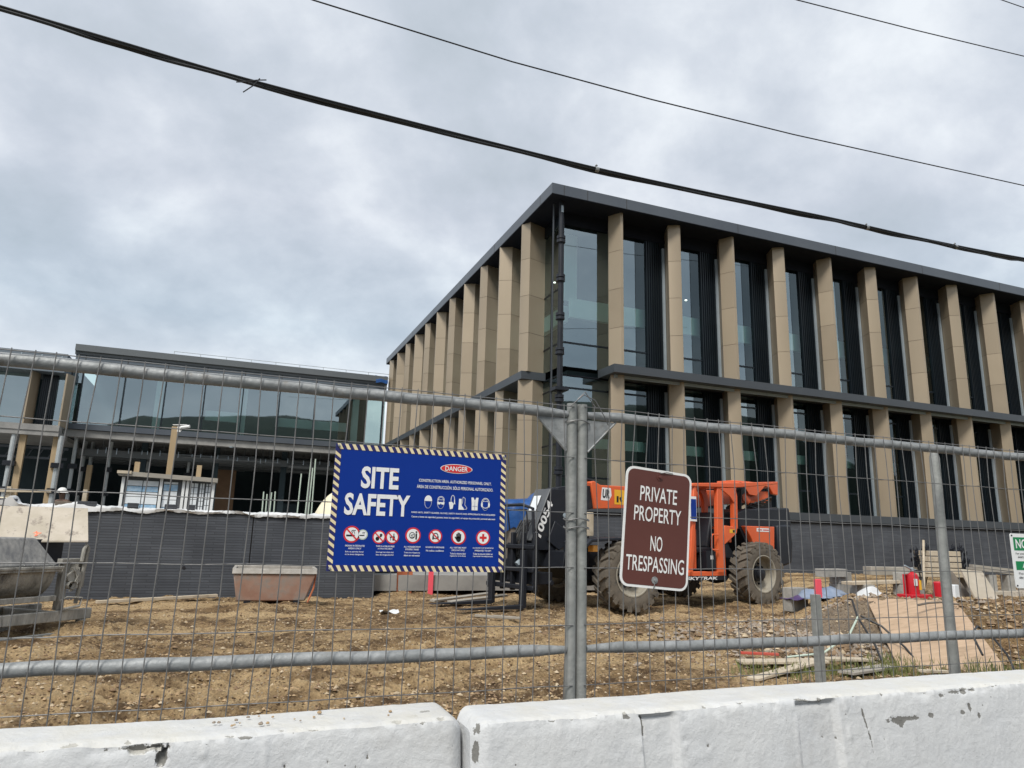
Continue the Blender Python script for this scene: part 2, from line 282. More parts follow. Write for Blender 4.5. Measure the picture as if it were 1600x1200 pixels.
# ---------------------------------------------------------------- mesh helpers
V3 = lambda *a: np.array(a, float)
class MB:
    def __init__(s): s.v = []; s.f = []; s.mi = []; s.m = 0
    def add(s, pts, faces):
        o = len(s.v); s.v.extend([tuple(float(c) for c in p) for p in pts])
        for f in faces: s.f.append([i + o for i in f]); s.mi.append(s.m)
        return s
    def hexa(s, p):   # p: bottom 4 ccw, top 4
        return s.add(p, [(3, 2, 1, 0), (4, 5, 6, 7), (0, 1, 5, 4), (1, 2, 6, 5), (2, 3, 7, 6), (3, 0, 4, 7)])
    def box(s, x0, x1, y0, y1, z0, z1):
        return s.hexa([(x0, y0, z0), (x1, y0, z0), (x1, y1, z0), (x0, y1, z0), (x0, y0, z1), (x1, y0, z1), (x1, y1, z1), (x0, y1, z1)])
    def obox(s, c, ux, uy, uz):   # centre and half-axis vectors
        c, ux, uy, uz = map(np.asarray, (c, ux, uy, uz))
        return s.hexa([c - ux - uy - uz, c + ux - uy - uz, c + ux + uy - uz, c - ux + uy - uz, c - ux - uy + uz, c + ux - uy + uz, c + ux + uy + uz, c - ux + uy + uz])
    def beam(s, a, b, w, h, up=(0, 0, 1)):
        a = np.asarray(a, float); b = np.asarray(b, float); d = b - a; l = np.linalg.norm(d); d = d / l; up = np.asarray(up, float)
        if abs(d @ up) > .97: up = V3(0, 1, 0)
        sd = np.cross(d, up); sd /= np.linalg.norm(sd); u2 = np.cross(sd, d)
        return s.obox((a + b) / 2, d * l / 2, sd * w / 2, u2 * h / 2)
    def prism(s, poly, ext, to3):   # poly of 2d points, ext=(h0,h1), to3(a,b,h)
        n = len(poly); p = [to3(a, b, ext[0]) for a, b in poly] + [to3(a, b, ext[1]) for a, b in poly]
        f = [tuple(reversed(range(n))), tuple(range(n, 2 * n))] + [(i, (i + 1) % n, n + (i + 1) % n, n + i) for i in range(n)]
        return s.add(p, f)
    def vprism(s, poly, z0, z1): return s.prism(poly, (z0, z1), lambda a, b, h: (a, b, h))
    def xz(s, poly, y0, y1): return s.prism(poly, (y1, y0), lambda a, b, h: (a, h, b))
    def tube(s, pts, r, seg=8, caps=True):
        pts = [np.asarray(p, float) for p in pts]; n = len(pts); rs = r if isinstance(r, (list, tuple)) else [r] * n
        ring = []; prev = None
        for i, p in enumerate(pts):
            d = pts[min(i + 1, n - 1)] - pts[max(i - 1, 0)]; d = d / (np.linalg.norm(d) + 1e-9)
            if prev is None:
                a = V3(0, 0, 1) if abs(d[2]) < .9 else V3(1, 0, 0); u = np.cross(d, a)
            else: u = prev - d * (prev @ d)
            u = u / (np.linalg.norm(u) + 1e-9); prev = u; w = np.cross(d, u)
            ring += [p + rs[i] * (u * math.cos(t) + w * math.sin(t)) for t in (2 * math.pi * k / seg for k in range(seg))]
        f = []
        for i in range(n - 1):
            for k in range(seg):
                a = i * seg + k; b = i * seg + (k + 1) % seg; f.append((a, b, b + seg, a + seg))
        if caps: f.append(tuple(reversed(range(seg)))); f.append(tuple(range((n - 1) * seg, n * seg)))
        return s.add(ring, f)
    def lathe(s, prof, c, axis, seg=32, closed=False):   # prof: (radius, along)
        c = np.asarray(c, float); ax = np.asarray(axis, float); a = V3(0, 0, 1) if abs(ax[2]) < .9 else V3(1, 0, 0)
        u = np.cross(ax, a); u /= np.linalg.norm(u); w = np.cross(ax, u); p = []; n = len(prof)
        for r, h in prof:
            for k in range(seg):
                t = 2 * math.pi * k / seg; p.append(c + ax * h + r * (u * math.cos(t) + w * math.sin(t)))
        f = []
        for i in range(n if closed else n - 1):
            j = (i + 1) % n
            for k in range(seg): f.append((i * seg + k, i * seg + (k + 1) % seg, j * seg + (k + 1) % seg, j * seg + k))
        return s.add(p, f)
    def quad(s, *p): return s.add(p, [tuple(range(len(p)))])
    def grid(s, P):   # P: (n, m, 3)
        n, m, _ = P.shape
        f = [(i * m + j, i * m + j + 1, (i + 1) * m + j + 1, (i + 1) * m + j) for i in range(n - 1) for j in range(m - 1)]
        return s.add(P.reshape(-1, 3), f)
    def build(s, name, mats, parent=None, world=False, bevel=0, smooth=True, angle=35, fixn=True):
        me = bpy.data.meshes.new(name); vs = np.array(s.v, float)
        if parent is not None and world: vs = vs - np.array(parent.location)
        me.from_pydata(vs.tolist(), [], s.f)
        if not isinstance(mats, (list, tuple)): mats = [mats]
        for m in mats: me.materials.append(M[m] if isinstance(m, str) else m)
        me.polygons.foreach_set('material_index', s.mi)
        if fixn:
            import bmesh
            bm = bmesh.new(); bm.from_mesh(me); bmesh.ops.recalc_face_normals(bm, faces=bm.faces); bm.to_mesh(me); bm.free()
        if smooth:
            me.polygons.foreach_set('use_smooth', [True] * len(me.polygons)); me.set_sharp_from_angle(angle=math.radians(angle))
        me.update()
        o = bpy.data.objects.new(name, me); COL.objects.link(o)
        if parent is not None: o.parent = parent
        if bevel:
            b = o.modifiers.new('bevel', 'BEVEL'); b.width = bevel; b.segments = 2; b.limit_method = 'ANGLE'; b.angle_limit = math.radians(40)
        return o
def tag(o, label=None, cat=None, group=None, kind=None):
    if label: o['label'] = label
    if cat: o['category'] = cat
    if group: o['group'] = group
    if kind: o['kind'] = kind
    return o
def thing(name, label, cat, loc=(0, 0, 0), rz=0, group=None):
    o = bpy.data.objects.new(name, None); COL.objects.link(o); o.empty_display_size = .2
    o.location = loc; o.rotation_euler = (0, 0, rz); return tag(o, label, cat, group)
def dup(root, loc, rz, label, group=None):
    r = root.copy(); COL.objects.link(r); r.location = loc; r.rotation_euler = (0, 0, rz); tag(r, label, None, group)
    def rec(src, dst):
        for ch in list(src.children):
            c = ch.copy(); COL.objects.link(c); c.parent = dst; rec(ch, c)
    rec(root, r); return r
# text laid on a plane
_tc = {}
def glyphs(body, bold=0.0):
    key = (body, bold)
    if key not in _tc:
        cu = bpy.data.curves.new('t', 'FONT'); cu.body = body; cu.size = 1; cu.offset = bold; cu.resolution_u = 3
        o = bpy.data.objects.new('t', cu); COL.objects.link(o); bpy.context.view_layer.update()
        me = bpy.data.meshes.new_from_object(o.evaluated_get(bpy.context.evaluated_depsgraph_get()))
        v = np.array([tuple(x.co)[:2] for x in me.vertices]); f = [tuple(p.vertices) for p in me.polygons]
        bpy.data.objects.remove(o); bpy.data.curves.remove(cu); bpy.data.meshes.remove(me)
        _tc[key] = (v, f)
    return _tc[key]
class Plane:
    def __init__(s, o, ux, uy):
        s.o = np.asarray(o, float); s.ux = np.asarray(ux, float); s.uy = np.asarray(uy, float); s.n = np.cross(s.ux, s.uy)
    def p(s, a, b, h=0): return s.o + s.ux * a + s.uy * b + s.n * h
    def text(s, mb, body, x0, x1, y0, y1, h, bold=0.02, shear=0):
        v, f = glyphs(body, bold); lo = v.min(0); hi = v.max(0); q = (v - lo) / (hi - lo)
        mb.add([s.p(x0 + (x1 - x0) * a + shear * (y1 - y0) * b, y0 + (y1 - y0) * b, h) for a, b in q], f)
    def poly(s, mb, pts, h): mb.quad(*[s.p(a, b, h) for a, b in pts])
    def disc(s, mb, cx, cy, rx, ry, h, n=32): s.poly(mb, [(cx + rx * math.cos(t), cy + ry * math.sin(t)) for t in (2 * math.pi * k / n for k in range(n))], h)
    def ring(s, mb, cx, cy, rx, ry, w, h, n=32):
        P = [s.p(cx + (rx - k * w) * math.cos(t), cy + (ry - k * w) * math.sin(t), h) for k in (0, 1) for t in (2 * math.pi * i / n for i in range(n))]
        mb.add(P, [(i, (i + 1) % n, n + (i + 1) % n, n + i) for i in range(n)])
    def bar(s, mb, x0, y0, x1, y1, w, h):
        d = np.array([x1 - x0, y1 - y0]); d = d / np.linalg.norm(d); e = np.array([-d[1], d[0]]) * w / 2
        s.poly(mb, [(x0 + e[0], y0 + e[1]), (x0 - e[0], y0 - e[1]), (x1 - e[0], y1 - e[1]), (x1 + e[0], y1 + e[1])], h)
# value noise
_lat = nr.rand(256, 256)
def vnoise(x, y):
    x = np.asarray(x, float); y = np.asarray(y, float); xi = np.floor(x).astype(int); yi = np.floor(y).astype(int); fx = x - xi; fy = y - yi
    fx = fx * fx * (3 - 2 * fx); fy = fy * fy * (3 - 2 * fy); g = lambda i, j: _lat[i % 256, j % 256]
    return (g(xi, yi) * (1 - fx) + g(xi + 1, yi) * fx) * (1 - fy) + (g(xi, yi + 1) * (1 - fx) + g(xi + 1, yi + 1) * fx) * fy
def fbm(x, y, o=4):
    s = 0; a = .5
    for i in range(o): s = s + a * vnoise(x * 2 ** i + 13.7 * i, y * 2 ** i + 5.3 * i); a *= .5
    return s - .5 + a
def S(x, a, b): t = np.clip((np.asarray(x, float) - a) / (b - a), 0, 1); return t * t * (3 - 2 * t)
def zsmooth(x, y):
    x = np.asarray(x, float); y = np.asarray(y, float)
    b = .10 * S(y, 3.5, 9) + .12 * S(y, 13, 18) * S(x, 1.0, 4.0)
    thr = 6.3 + .75 * (y - 7)
    m = S(x, thr, thr + 1.9)
    yb = 5.75 - .25 * (x - 8) * .5
    bank = S(y, yb + .05, yb + 1.25)
    h = .52 - .045 * np.clip(y - 7.5, 0, 6)
    t = m * bank * h
    md = .16 * np.exp(-(((x - 7.2) / 1.1) ** 2 + ((y - 7.7) / .8) ** 2))
    return np.maximum(b, np.minimum(b, .04) + t) * 1.0 + md
def zg(x, y): return float(zsmooth(x, y))
def zfull(x, y, full=False):
    comp = np.clip(.85 * S(fbm(x * .6 + 31, y * 1.7 + 3, 5) + .05 * S(y, 7, 10), .05, .18), 0, 1)
    z = zsmooth(x, y)
    z = z + .085 * fbm(x * 1.3, y * 1.3, 3) + .075 * fbm(x * 5, y * 5, 3) * (.35 + 1.2 * S(fbm(x * .7 + 9, y * .7, 2), -.1, .15))
    near = S(y, 13, 7); z = z + near * .04 * (vnoise(x * 19, y * 19) - .5) + .022 * (vnoise(x * 31, y * 31) - .5) + .03 * (vnoise(x * 13, y * 15) - .5)
    mound = np.exp(-(((x - 7.4) / 1.5) ** 2 + ((y - 7.7) / 1.2) ** 2)); z = z + mound * .13 * (fbm(x * 9, y * 9, 3))
    # tyre ruts with cleat marks
    for (px, py, dx, dy) in ((-.3, 6.6, .845, .535), (-.1, 5.95, .86, .51), (1.6, 6.3, .88, .47), (4.4, 9.9, .93, .36), (3.0, 7.3, .97, .24)):
        w = (x - px) * -dy + (y - py) * dx; u = (x - px) * dx + (y - py) * dy
        band = np.exp(-(w / .2) ** 4) * S(u, -3, 0) * S(u, 7, 4)
        z = z + band * (-.06 + .03 * np.tanh(3 * np.sin((u + .6 * np.abs(w)) * 24)))
        comp = comp * (1 - band) + band * (.6 + .4 * np.tanh(3 * np.sin((u + .6 * np.abs(w)) * 24)))
    for (cx, cy, r) in ((6.2, 11.0, .75), (9.6, 11.6, .75), (.85, 12.25, .75), (-1.5, 9.95, .5), (3.4, 14.3, .5), (6.8, 13.0, .8)):
        q = np.exp(-(((x - cx) / r) ** 2 + ((y - cy) / (r * .6)) ** 2) ** 2); z = z + q * (.035 + .06 * vnoise(x * 6, y * 6)); comp = comp * (1 - .7 * q)
    pw = S((x - 8.05) * .94 + (y - 6.6) * .34, -1.0, -.75) * S((x - 8.05) * .94 + (y - 6.6) * .34, 1.0, .75) * S(y, 7.4, 7.1)
    z = z - .14 * pw
    return (z, comp) if full else z
# ================================================================ SETTING
def build_ground():
    ys = [2.25, 2.6, 3.0, 3.4, 3.8]
    while ys[-1] < 24: ys.append(ys[-1] + max(.02, .0048 * ys[-1]))
    ys = np.array(ys)
    u = np.linspace(-.85, 1.95, 720)       # columns fan out with depth so cells stay roughly square
    X = u[None, :] * (ys[:, None] * .98 + .6) + .05; Y = np.repeat(ys[:, None], len(u), 1)
    Z, CP = zfull(X, Y, True)
    Z = Z - .6 * S(Y, 21, 24)
    mb = MB(); mb.grid(np.dstack([X, Y, Z]))
    go = mb.build('ground', 'ground', fixn=False, angle=180); tag(go, kind='structure')
    at = go.data.attributes.new('compaction', 'FLOAT', 'POINT'); at.data.foreach_set('value', np.clip(CP, 0, 1).reshape(-1))
    mb = MB(); n = 60; A = np.linspace(-700, 700, n); gx, gy = np.meshgrid(A, A, indexing='ij'); mb.grid(np.dstack([gx, gy, np.full_like(gx, -.35)]))
    tag(mb.build('terrain', mat('far_soil', (.17, .14, .09), (.10, .12, .06), scale=.05, rough=.95)), kind='structure')
    mb = MB(); mb.box(-60, 60, -6.5, 2.3, -.3, 0.0); tag(mb.build('road', 'lane'), kind='structure')
    mb = MB(); n = 90
    xs = np.linspace(-260, 320, n); P = np.zeros((n, 6, 3))
    for j, t in enumerate((0, .25, .5, .75, 1, 1.3)):
        hh = 20 + 20 * (vnoise(xs * .016 + 4, xs * 0 + 2)) + 3 * vnoise(xs * .12, xs * 0 + 7)
        P[:, j, 0] = xs; P[:, j, 1] = -72 - 60 * t; P[:, j, 2] = -.4 + hh * math.sin(min(t, 1) * math.pi / 2) * (1 if t <= 1 else .8) + (vnoise(xs * .35 + j, xs * 0 + j * 3.1)) * 2 * (t > 0)
    mb.grid(P); tag(mb.build('hills', 'hill', angle=180), kind='structure')
    mb = MB(); mb.box(-40, 8.9, 14.25, 70, .2, .5)
    tag(mb.build('terrace', 'slab'), kind='structure')
build_ground()
# ---- loose stones
def build_stones():
    ico = np.array([(0, 0, 1), (.9, 0, .1), (.28, .85, .05), (-.72, .53, 0), (-.72, -.53, .1), (.28, -.85, 0), (0, 0, -.8)])
    fc = [(0, 1, 2), (0, 2, 3), (0, 3, 4), (0, 4, 5), (0, 5, 1), (6, 2, 1), (6, 3, 2), (6, 4, 3), (6, 5, 4), (6, 1, 5)]
    def scatter(n, gen, sizes, probs, name, mats):
        mb = MB()
        pts = [gen() for _ in range(n)]; zz = zfull(np.array([p[0] for p in pts]), np.array([p[1] for p in pts]))
        for (x, y), z in zip(pts, zz):
            s = sizes[0] + (sizes[1] - sizes[0]) * rnd.random() ** 3
            a = rnd.random() * 6.28; c, sn = math.cos(a), math.sin(a)
            q = ico * np.array([s * rnd.uniform(.7, 1.3), s * rnd.uniform(.6, 1.0), s * rnd.uniform(.4, .8)]) * (1 + .35 * (nr.rand(7, 1) - .5))
            q = np.column_stack([q[:, 0] * c - q[:, 1] * sn + x, q[:, 0] * sn + q[:, 1] * c + y, q[:, 2] + z + s * .12])
            mb.m = rnd.choices(range(len(mats)), probs)[0]; mb.add(q, fc)
        o = mb.build(name, mats, fixn=False, smooth=False); tag(o, kind='stuff'); return o
    def field():
        while True:
            y = 4.6 + 10.5 * rnd.random() ** 1.35; x = rnd.uniform(-.75, 1.5) * (y + .5)
            if vnoise(x * .8, y * .8) > rnd.random() * .85: return x, y
    o = scatter(36000, field, (.006, .03), (.26, .44, .30), 'loose_stones', ['stone_pale', 'stone_dark', 'stone_mid'])
    tag(o, 'loose stones and clods of earth strewn over the brown dirt', 'stones')
    def mound():
        while True:
            x, y = (rnd.gauss(7.3, 1.15), rnd.gauss(7.6, .75)) if rnd.random() < .74 else (rnd.gauss(6.95, .32), rnd.gauss(6.75, .4))
            q = (x - 8.05) * .94 + (y - 6.6) * .34
            if y > 5.6 and not (-.72 < q < 1.1 and y < 7.7): return x, y
    o = scatter(9000, mound, (.01, .06), (.5, .12, .38), 'rubble', ['stone_grey', 'stone_pale', 'stone_dark'])
    tag(o, 'grey brown rubble heaped in front of the rear tractor wheel', 'rubble')
    def bank():
        x = rnd.uniform(8.6, 13.5); return x, rnd.uniform(5.0, 6.9)
    o = scatter(2500, bank, (.012, .06), (.12, .55, .33), 'soil_clods', ['stone_pale', 'stone_dark', 'stone_mid'])
    tag(o, 'dark clods tumbling down the cut bank right of the tan plywood', 'clods')
build_stones()
def build_grass():
    mb = MB()
    spots = [(5.6, 5.75, .5, 420), (6.35, 5.6, .45, 500), (6.9, 5.95, .3, 260), (7.5, 5.45, .45, 300), (5.0, 5.9, .3, 140), (8.3, 5.3, .4, 160)]
    for cx, cy, r, n in spots:
        for _ in range(int(n * .85)):
            x = rnd.gauss(cx, r * .6); y = rnd.gauss(cy, r * .35); z = zg(x, y) - .01; h = rnd.uniform(.04, .16); a = rnd.random() * 6.28; w = .004
            dx, dy = math.cos(a), math.sin(a); l = rnd.uniform(0, .5) * h
            mb.add([(x - dy * w, y + dx * w, z), (x + dy * w, y - dx * w, z), (x + dx * l * .4 + dy * w * .7, y + dy * l * .4 - dx * w * .7, z + h * .6), (x + dx * l, y + dy * l, z + h)], [(0, 1, 2), (0, 2, 3)])
    tag(mb.build('grass', 'grassb', fixn=False, smooth=False), 'tufts of green grass at the foot of the tan plywood sheet', 'grass', kind='stuff')
build_grass()
# ================================================================ ROADSIDE BARRIERS
def barrier(x0, x1, yf, label, recs, seams, chips, seed, fine):
    root = thing('concrete_barrier', label, 'barrier', ((x0 + x1) / 2, yf + .1, 0), 0, 'white concrete barriers along the road')
    W_ = .205; ztop = .81
    key = [(.42, 0), (.42, .1), (.27, .33), (W_ + .01, .74), (W_, .795), (W_ - .014, ztop), (.02, ztop), (.004, .804), (0, .793), (-.008, .73), (-.016, .66), (-.03, .5), (-.055, .33), (-.2, .1), (-.2, 0)]
    prof = []; arc = []
    for i in range(len(key) - 1):
        p, q = np.array(key[i]), np.array(key[i + 1]); l = np.linalg.norm(q - p); n = max(1, int(l / .006)) if (4 <= i <= 9) else max(1, int(l / .08))
        for t in range(n): prof.append(p + (q - p) * t / n)
    prof.append(np.array(key[-1])); prof = np.array(prof)
    L = np.concatenate([[0], np.cumsum(np.linalg.norm(np.diff(prof, axis=0), axis=1))])
    e0 = L[np.argmin(np.linalg.norm(prof - np.array([.004, .804]), axis=1))]; sarc = L - e0      # 0 at the front top edge, + down the face
    xs = np.concatenate([np.arange(x0, fine[0], .03), np.arange(max(x0, fine[0]), min(x1, fine[1]), .005), np.arange(min(x1, fine[1]), x1 + .001, .03)]); xs = np.unique(np.clip(xs, x0, x1)); xs[-1] = x1
    n, m = len(xs), len(prof); X = np.repeat(xs[:, None], m, 1); SA = np.repeat(sarc[None, :], n, 0); Yp = np.repeat(prof[None, :, 0], n, 0); Z = np.repeat(prof[None, :, 1], n, 0)
    top = S(Z, .55, .7)
    rough = (fbm(X * 22 + seed, SA * 22 + 3, 4) * .0035 + fbm(X * 3 + seed, SA * 5, 3) * .0025 + .0016 * np.maximum(0, vnoise(X * 90, SA * 90) - .6)) * (.3 + .7 * top)
    edge = np.exp(-(SA / .02) ** 2); rough = rough - edge * .010 * S(fbm(X * 9 + seed * 2, SA * 4 + 8, 3), .0, .25) - edge * .004 * vnoise(X * 55, SA * 40)
    face = S(SA, -.01, .012)
    for sx in seams: rough = rough + face * np.exp(-((X - sx - .004 * fbm(SA * 30, X * 0 + sx, 2)) / .009) ** 2) * .006 * (vnoise(SA * 60 + sx * 9, X * 25) - .25)
    mask = np.full(X.shape, -9.0)
    nz = fbm(X * 34 + seed, SA * 34, 4) * 2.6 + fbm(X * 110, SA * 110, 2) * 1.0
    for cx, cs, w, h, dp in chips:
        v = 1 - ((X - cx) / w) ** 2 - ((SA - cs) / h) ** 2
        mask = np.maximum(mask, np.where(v > -2, v + nz - .25, -9)); rough = rough - dp * S(v + nz - .25, 0, .5) * (v > -2)
    d = np.zeros_like(X)
    for ra, rb in recs: d = d + .018 * S(X, ra, ra + .008) * S(X, rb + .02, rb) * S(SA, .004, .02)
    end = np.clip(1 - np.minimum(X - x0, x1 - X) / .05, 0, 1) ** 2.5 * .035
    mid = (Yp > W_ * .5)
    Y = yf + Yp + d - rough * np.where(mid, -1, 1) * face + np.where(mid, -end, end) * top
    Zz = Z + rough * (1 - face) * top - end * .8 * S(Z, .6, .8) + (vnoise(X * 1.7 + seed, X * 0) - .5) * .006 * top
    mb = MB(); P = np.dstack([X, Y, Zz]); mb.grid(P)
    mb.add(P[0], [tuple(range(m))]); mb.add(P[-1], [tuple(reversed(range(m)))])
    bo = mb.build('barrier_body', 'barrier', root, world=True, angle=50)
    at = bo.data.attributes.new('chip', 'FLOAT', 'POINT'); q = np.clip(mask * .5 + .45, 0, 1).reshape(-1); at.data.foreach_set('value', np.concatenate([q, np.zeros(len(bo.data.vertices) - len(q))]))
    return root
g = random.Random(8)
cl = [(-.125, .008, .055, .016, .016), (-.085, .035, .014, .022, .014), (-.135, .004, .03, .01, .01)] + [(x, .07 + .03 * g.random(), .0045, .0045, .006) for x in (.195, .448, .33, .37, .40, .30)] + [(g.uniform(-.4, .6), g.uniform(-.02, .012), g.uniform(.006, .02), .006, .004) for _ in range(14)] + [(.53, -.05, .02, .012, .002), (.57, -.09, .02, .012, .002)]
bl = barrier(-2.45, .664, 1.985, 'left white barrier, with a dark chipped hole and pebbles on its top', [], [.005, .146], cl, 3, (-.6, .7))
cr_ = [(2.20, .085, .05, .014, .002), (2.27, .083, .035, .010, .002), (2.36, .08, .016, .01, .002), (2.215, .10, .012, .01, .002), (2.56, .07, .008, .016, .002), (2.60, .095, .008, .012, .002), (2.52, .08, .012, .007, .002), (2.63, .06, .008, .006, .002), (2.44, .02, .02, .008, .003), (2.50, .012, .03, .01, .004), (2.55, .016, .015, .008, .004)]
cr_ += [(2.05 + .034 * t, .055 + .15 * t, .004, .016, .002) for t in np.linspace(0, 1, 14)] + [(1.19 + .01 * g.random(), .01 + .012 * k, .008, .008, .005) for k in range(5)] + [(g.uniform(.7, 3.2), g.uniform(-.015, .012), g.uniform(.006, .025), .005, .004) for _ in range(30)] + [(g.uniform(.75, 3), g.uniform(.05, .15), .004, .004, .004) for _ in range(12)] + [(.69, .0, .012, .02, .004), (.684, .06, .006, .03, .003)]
br = barrier(.674, 3.75, 1.93, 'right white barrier, longer in view, with grey paint scrapes on its face', [(1.19, 1.30), (1.77, 1.93)], [1.185, 1.30, 1.335, 1.76, 1.98], cr_, 11, (.6, 3.4))
def barrier_marks():
    g = random.Random(4)
    for i in range(18):
        x = g.uniform(.02, .5); y = 1.985 + g.uniform(.05, .16); s = g.choice((.003, .004, .005, .007, .010)); q = MB()
        q.lathe([(0, -.5 * s), (.8 * s, -.35 * s), (s, .1 * s), (.6 * s, .5 * s), (0, .65 * s)], (0, 0, s * .4), (0, 0, 1), 7)
        for k, p in enumerate(q.v): q.v[k] = tuple(c * (1 + .3 * (g.random() - .5)) for c in p)
        o = q.build('pebble', g.choice(['stone_pale', 'stone_mid', 'stone_grey'])); o.location = (x, y, .812)
        tag(o, 'small dirt pebble lying on the top of the left white barrier', 'pebble', 'pebbles on the left barrier')
barrier_marks()
# ================================================================ FENCE
FY = 2.44
ROWS = [.58, .7856, .9915, 1.193, 1.396, 1.602]
def fence_panel(x0, x1, label, seed, rightpost=True):
    root = thing('fence_panel', label, 'fence panel', ((x0 + x1) / 2, FY, 0), 0, 'temporary steel mesh fence panels'); g = random.Random(seed)
    mb = MB()
    for x in (x0, x1): mb = MB(); mb.tube([(x, FY, -.03), (x, FY, .5), (x, FY, 1.2), (x, FY, 1.815)], .0205, 14); mb.build('post', 'galv_dull', root, world=True)
    for z, nm in ((1.775, 'top_rail'), (.903, 'middle_rail')):
        mb = MB(); n = 24
        dent = lambda t: (vnoise(t * 7 + seed, z * 9) - .5) * .006
        pts = [(x0 + .02 + (x1 - x0 - .04) * k / n, FY + float(dent(k)), z + float(dent(k + 40))) for k in range(n + 1)]
        rr = [.0205 if 0 < k < n else .013 for k in range(n + 1)]
        mb.tube(pts, rr, 14); mb.build(nm, 'galv', root, world=True)
    for x, s in ((x0, 1), (x1, -1)):
        mb = MB(); mb.prism([(x + s * .024, 1.755), (x + s * .15, 1.755), (x + s * .024, 1.63)], (FY - .003, FY + .003), lambda a, b, h: (a, h, b))
        mb.tube([(x + s * .15, FY, 1.757), (x + s * .024, FY, 1.63)], .005, 6)
        mb.build('corner_gusset', 'galv', root, world=True)
    mb = MB()
    for z in ROWS + [1.802]:
        n = 40; mb.tube([(x0 + (x1 - x0) * k / n, FY - .024 + .004 * float(vnoise(k * .5 + seed, z * 13)) - (.0 if z < 1.7 else .0), z + .006 * (float(vnoise(k * .4 + seed, z * 31)) - .5)) for k in range(n + 1)], .0018, 5)
    x = x0 + .045
    while x < x1 - .02:
        b = g.gauss(0, .0045); pts = []
        wob = g.random() * 50
        for k in range(15):
            z = .42 + (1.806 - .42) * k / 14; t = S(z, 1.2, 1.6) * S(z, 1.8, 1.6)
            pts.append((x + b * math.sin(z * 4 + wob) + .012 * float(t) * math.sin(x * 6 + seed) * (1 if seed == 2 else .25) + .004 * (float(vnoise(z * 5 + wob, x)) - .5), FY - .028 - .003 * float(vnoise(wob, z * 4)), z))
        mb.tube(pts, .0019, 5); x += .0585
    mb.build('wire_mesh', 'wire', root, world=True)
    return root
fl = fence_panel(-1.80, 1.210, 'left mesh panel, hung with the blue safety sign', 1)
fr = fence_panel(1.2545, 4.75, 'right mesh panel, hung with the brown sign, its wires bent at the top', 2)
def ties():
    for pts, lab in (([(1.19, FY - .03, 1.80), (1.235, FY - .05, 1.845), (1.29, FY - .04, 1.83), (1.335, FY - .03, 1.775), (1.36, FY - .02, 1.74)], 'long tie wire arching over the tops of the two fence posts'), ([(1.22, FY - .03, 1.83), (1.25, FY - .035, 1.86), (1.3, FY - .03, 1.80)], 'short tie wire end sticking up between the two fence posts')):
        mb = MB(); mb.tube(pts, .0022, 5); tag(mb.build('tie_wire', 'wire'), lab, 'wire', 'tie wires at the fence posts')
    for z, lab in ((1.745, 'topmost tie wire looped around the two fence posts'), (1.37, 'upper of the two middle tie wires around the fence posts'), (1.34, 'lower of the two middle tie wires around the fence posts')):
        mb = MB(); mb.tube([(1.232 + .052 * math.cos(t), FY + .03 * math.sin(t), z + .004 * math.sin(3 * t)) for t in np.linspace(0, 6.28, 20)], .0025, 5); tag(mb.build('tie_wire', 'wire'), lab, 'wire', 'tie wires at the fence posts')
ties()
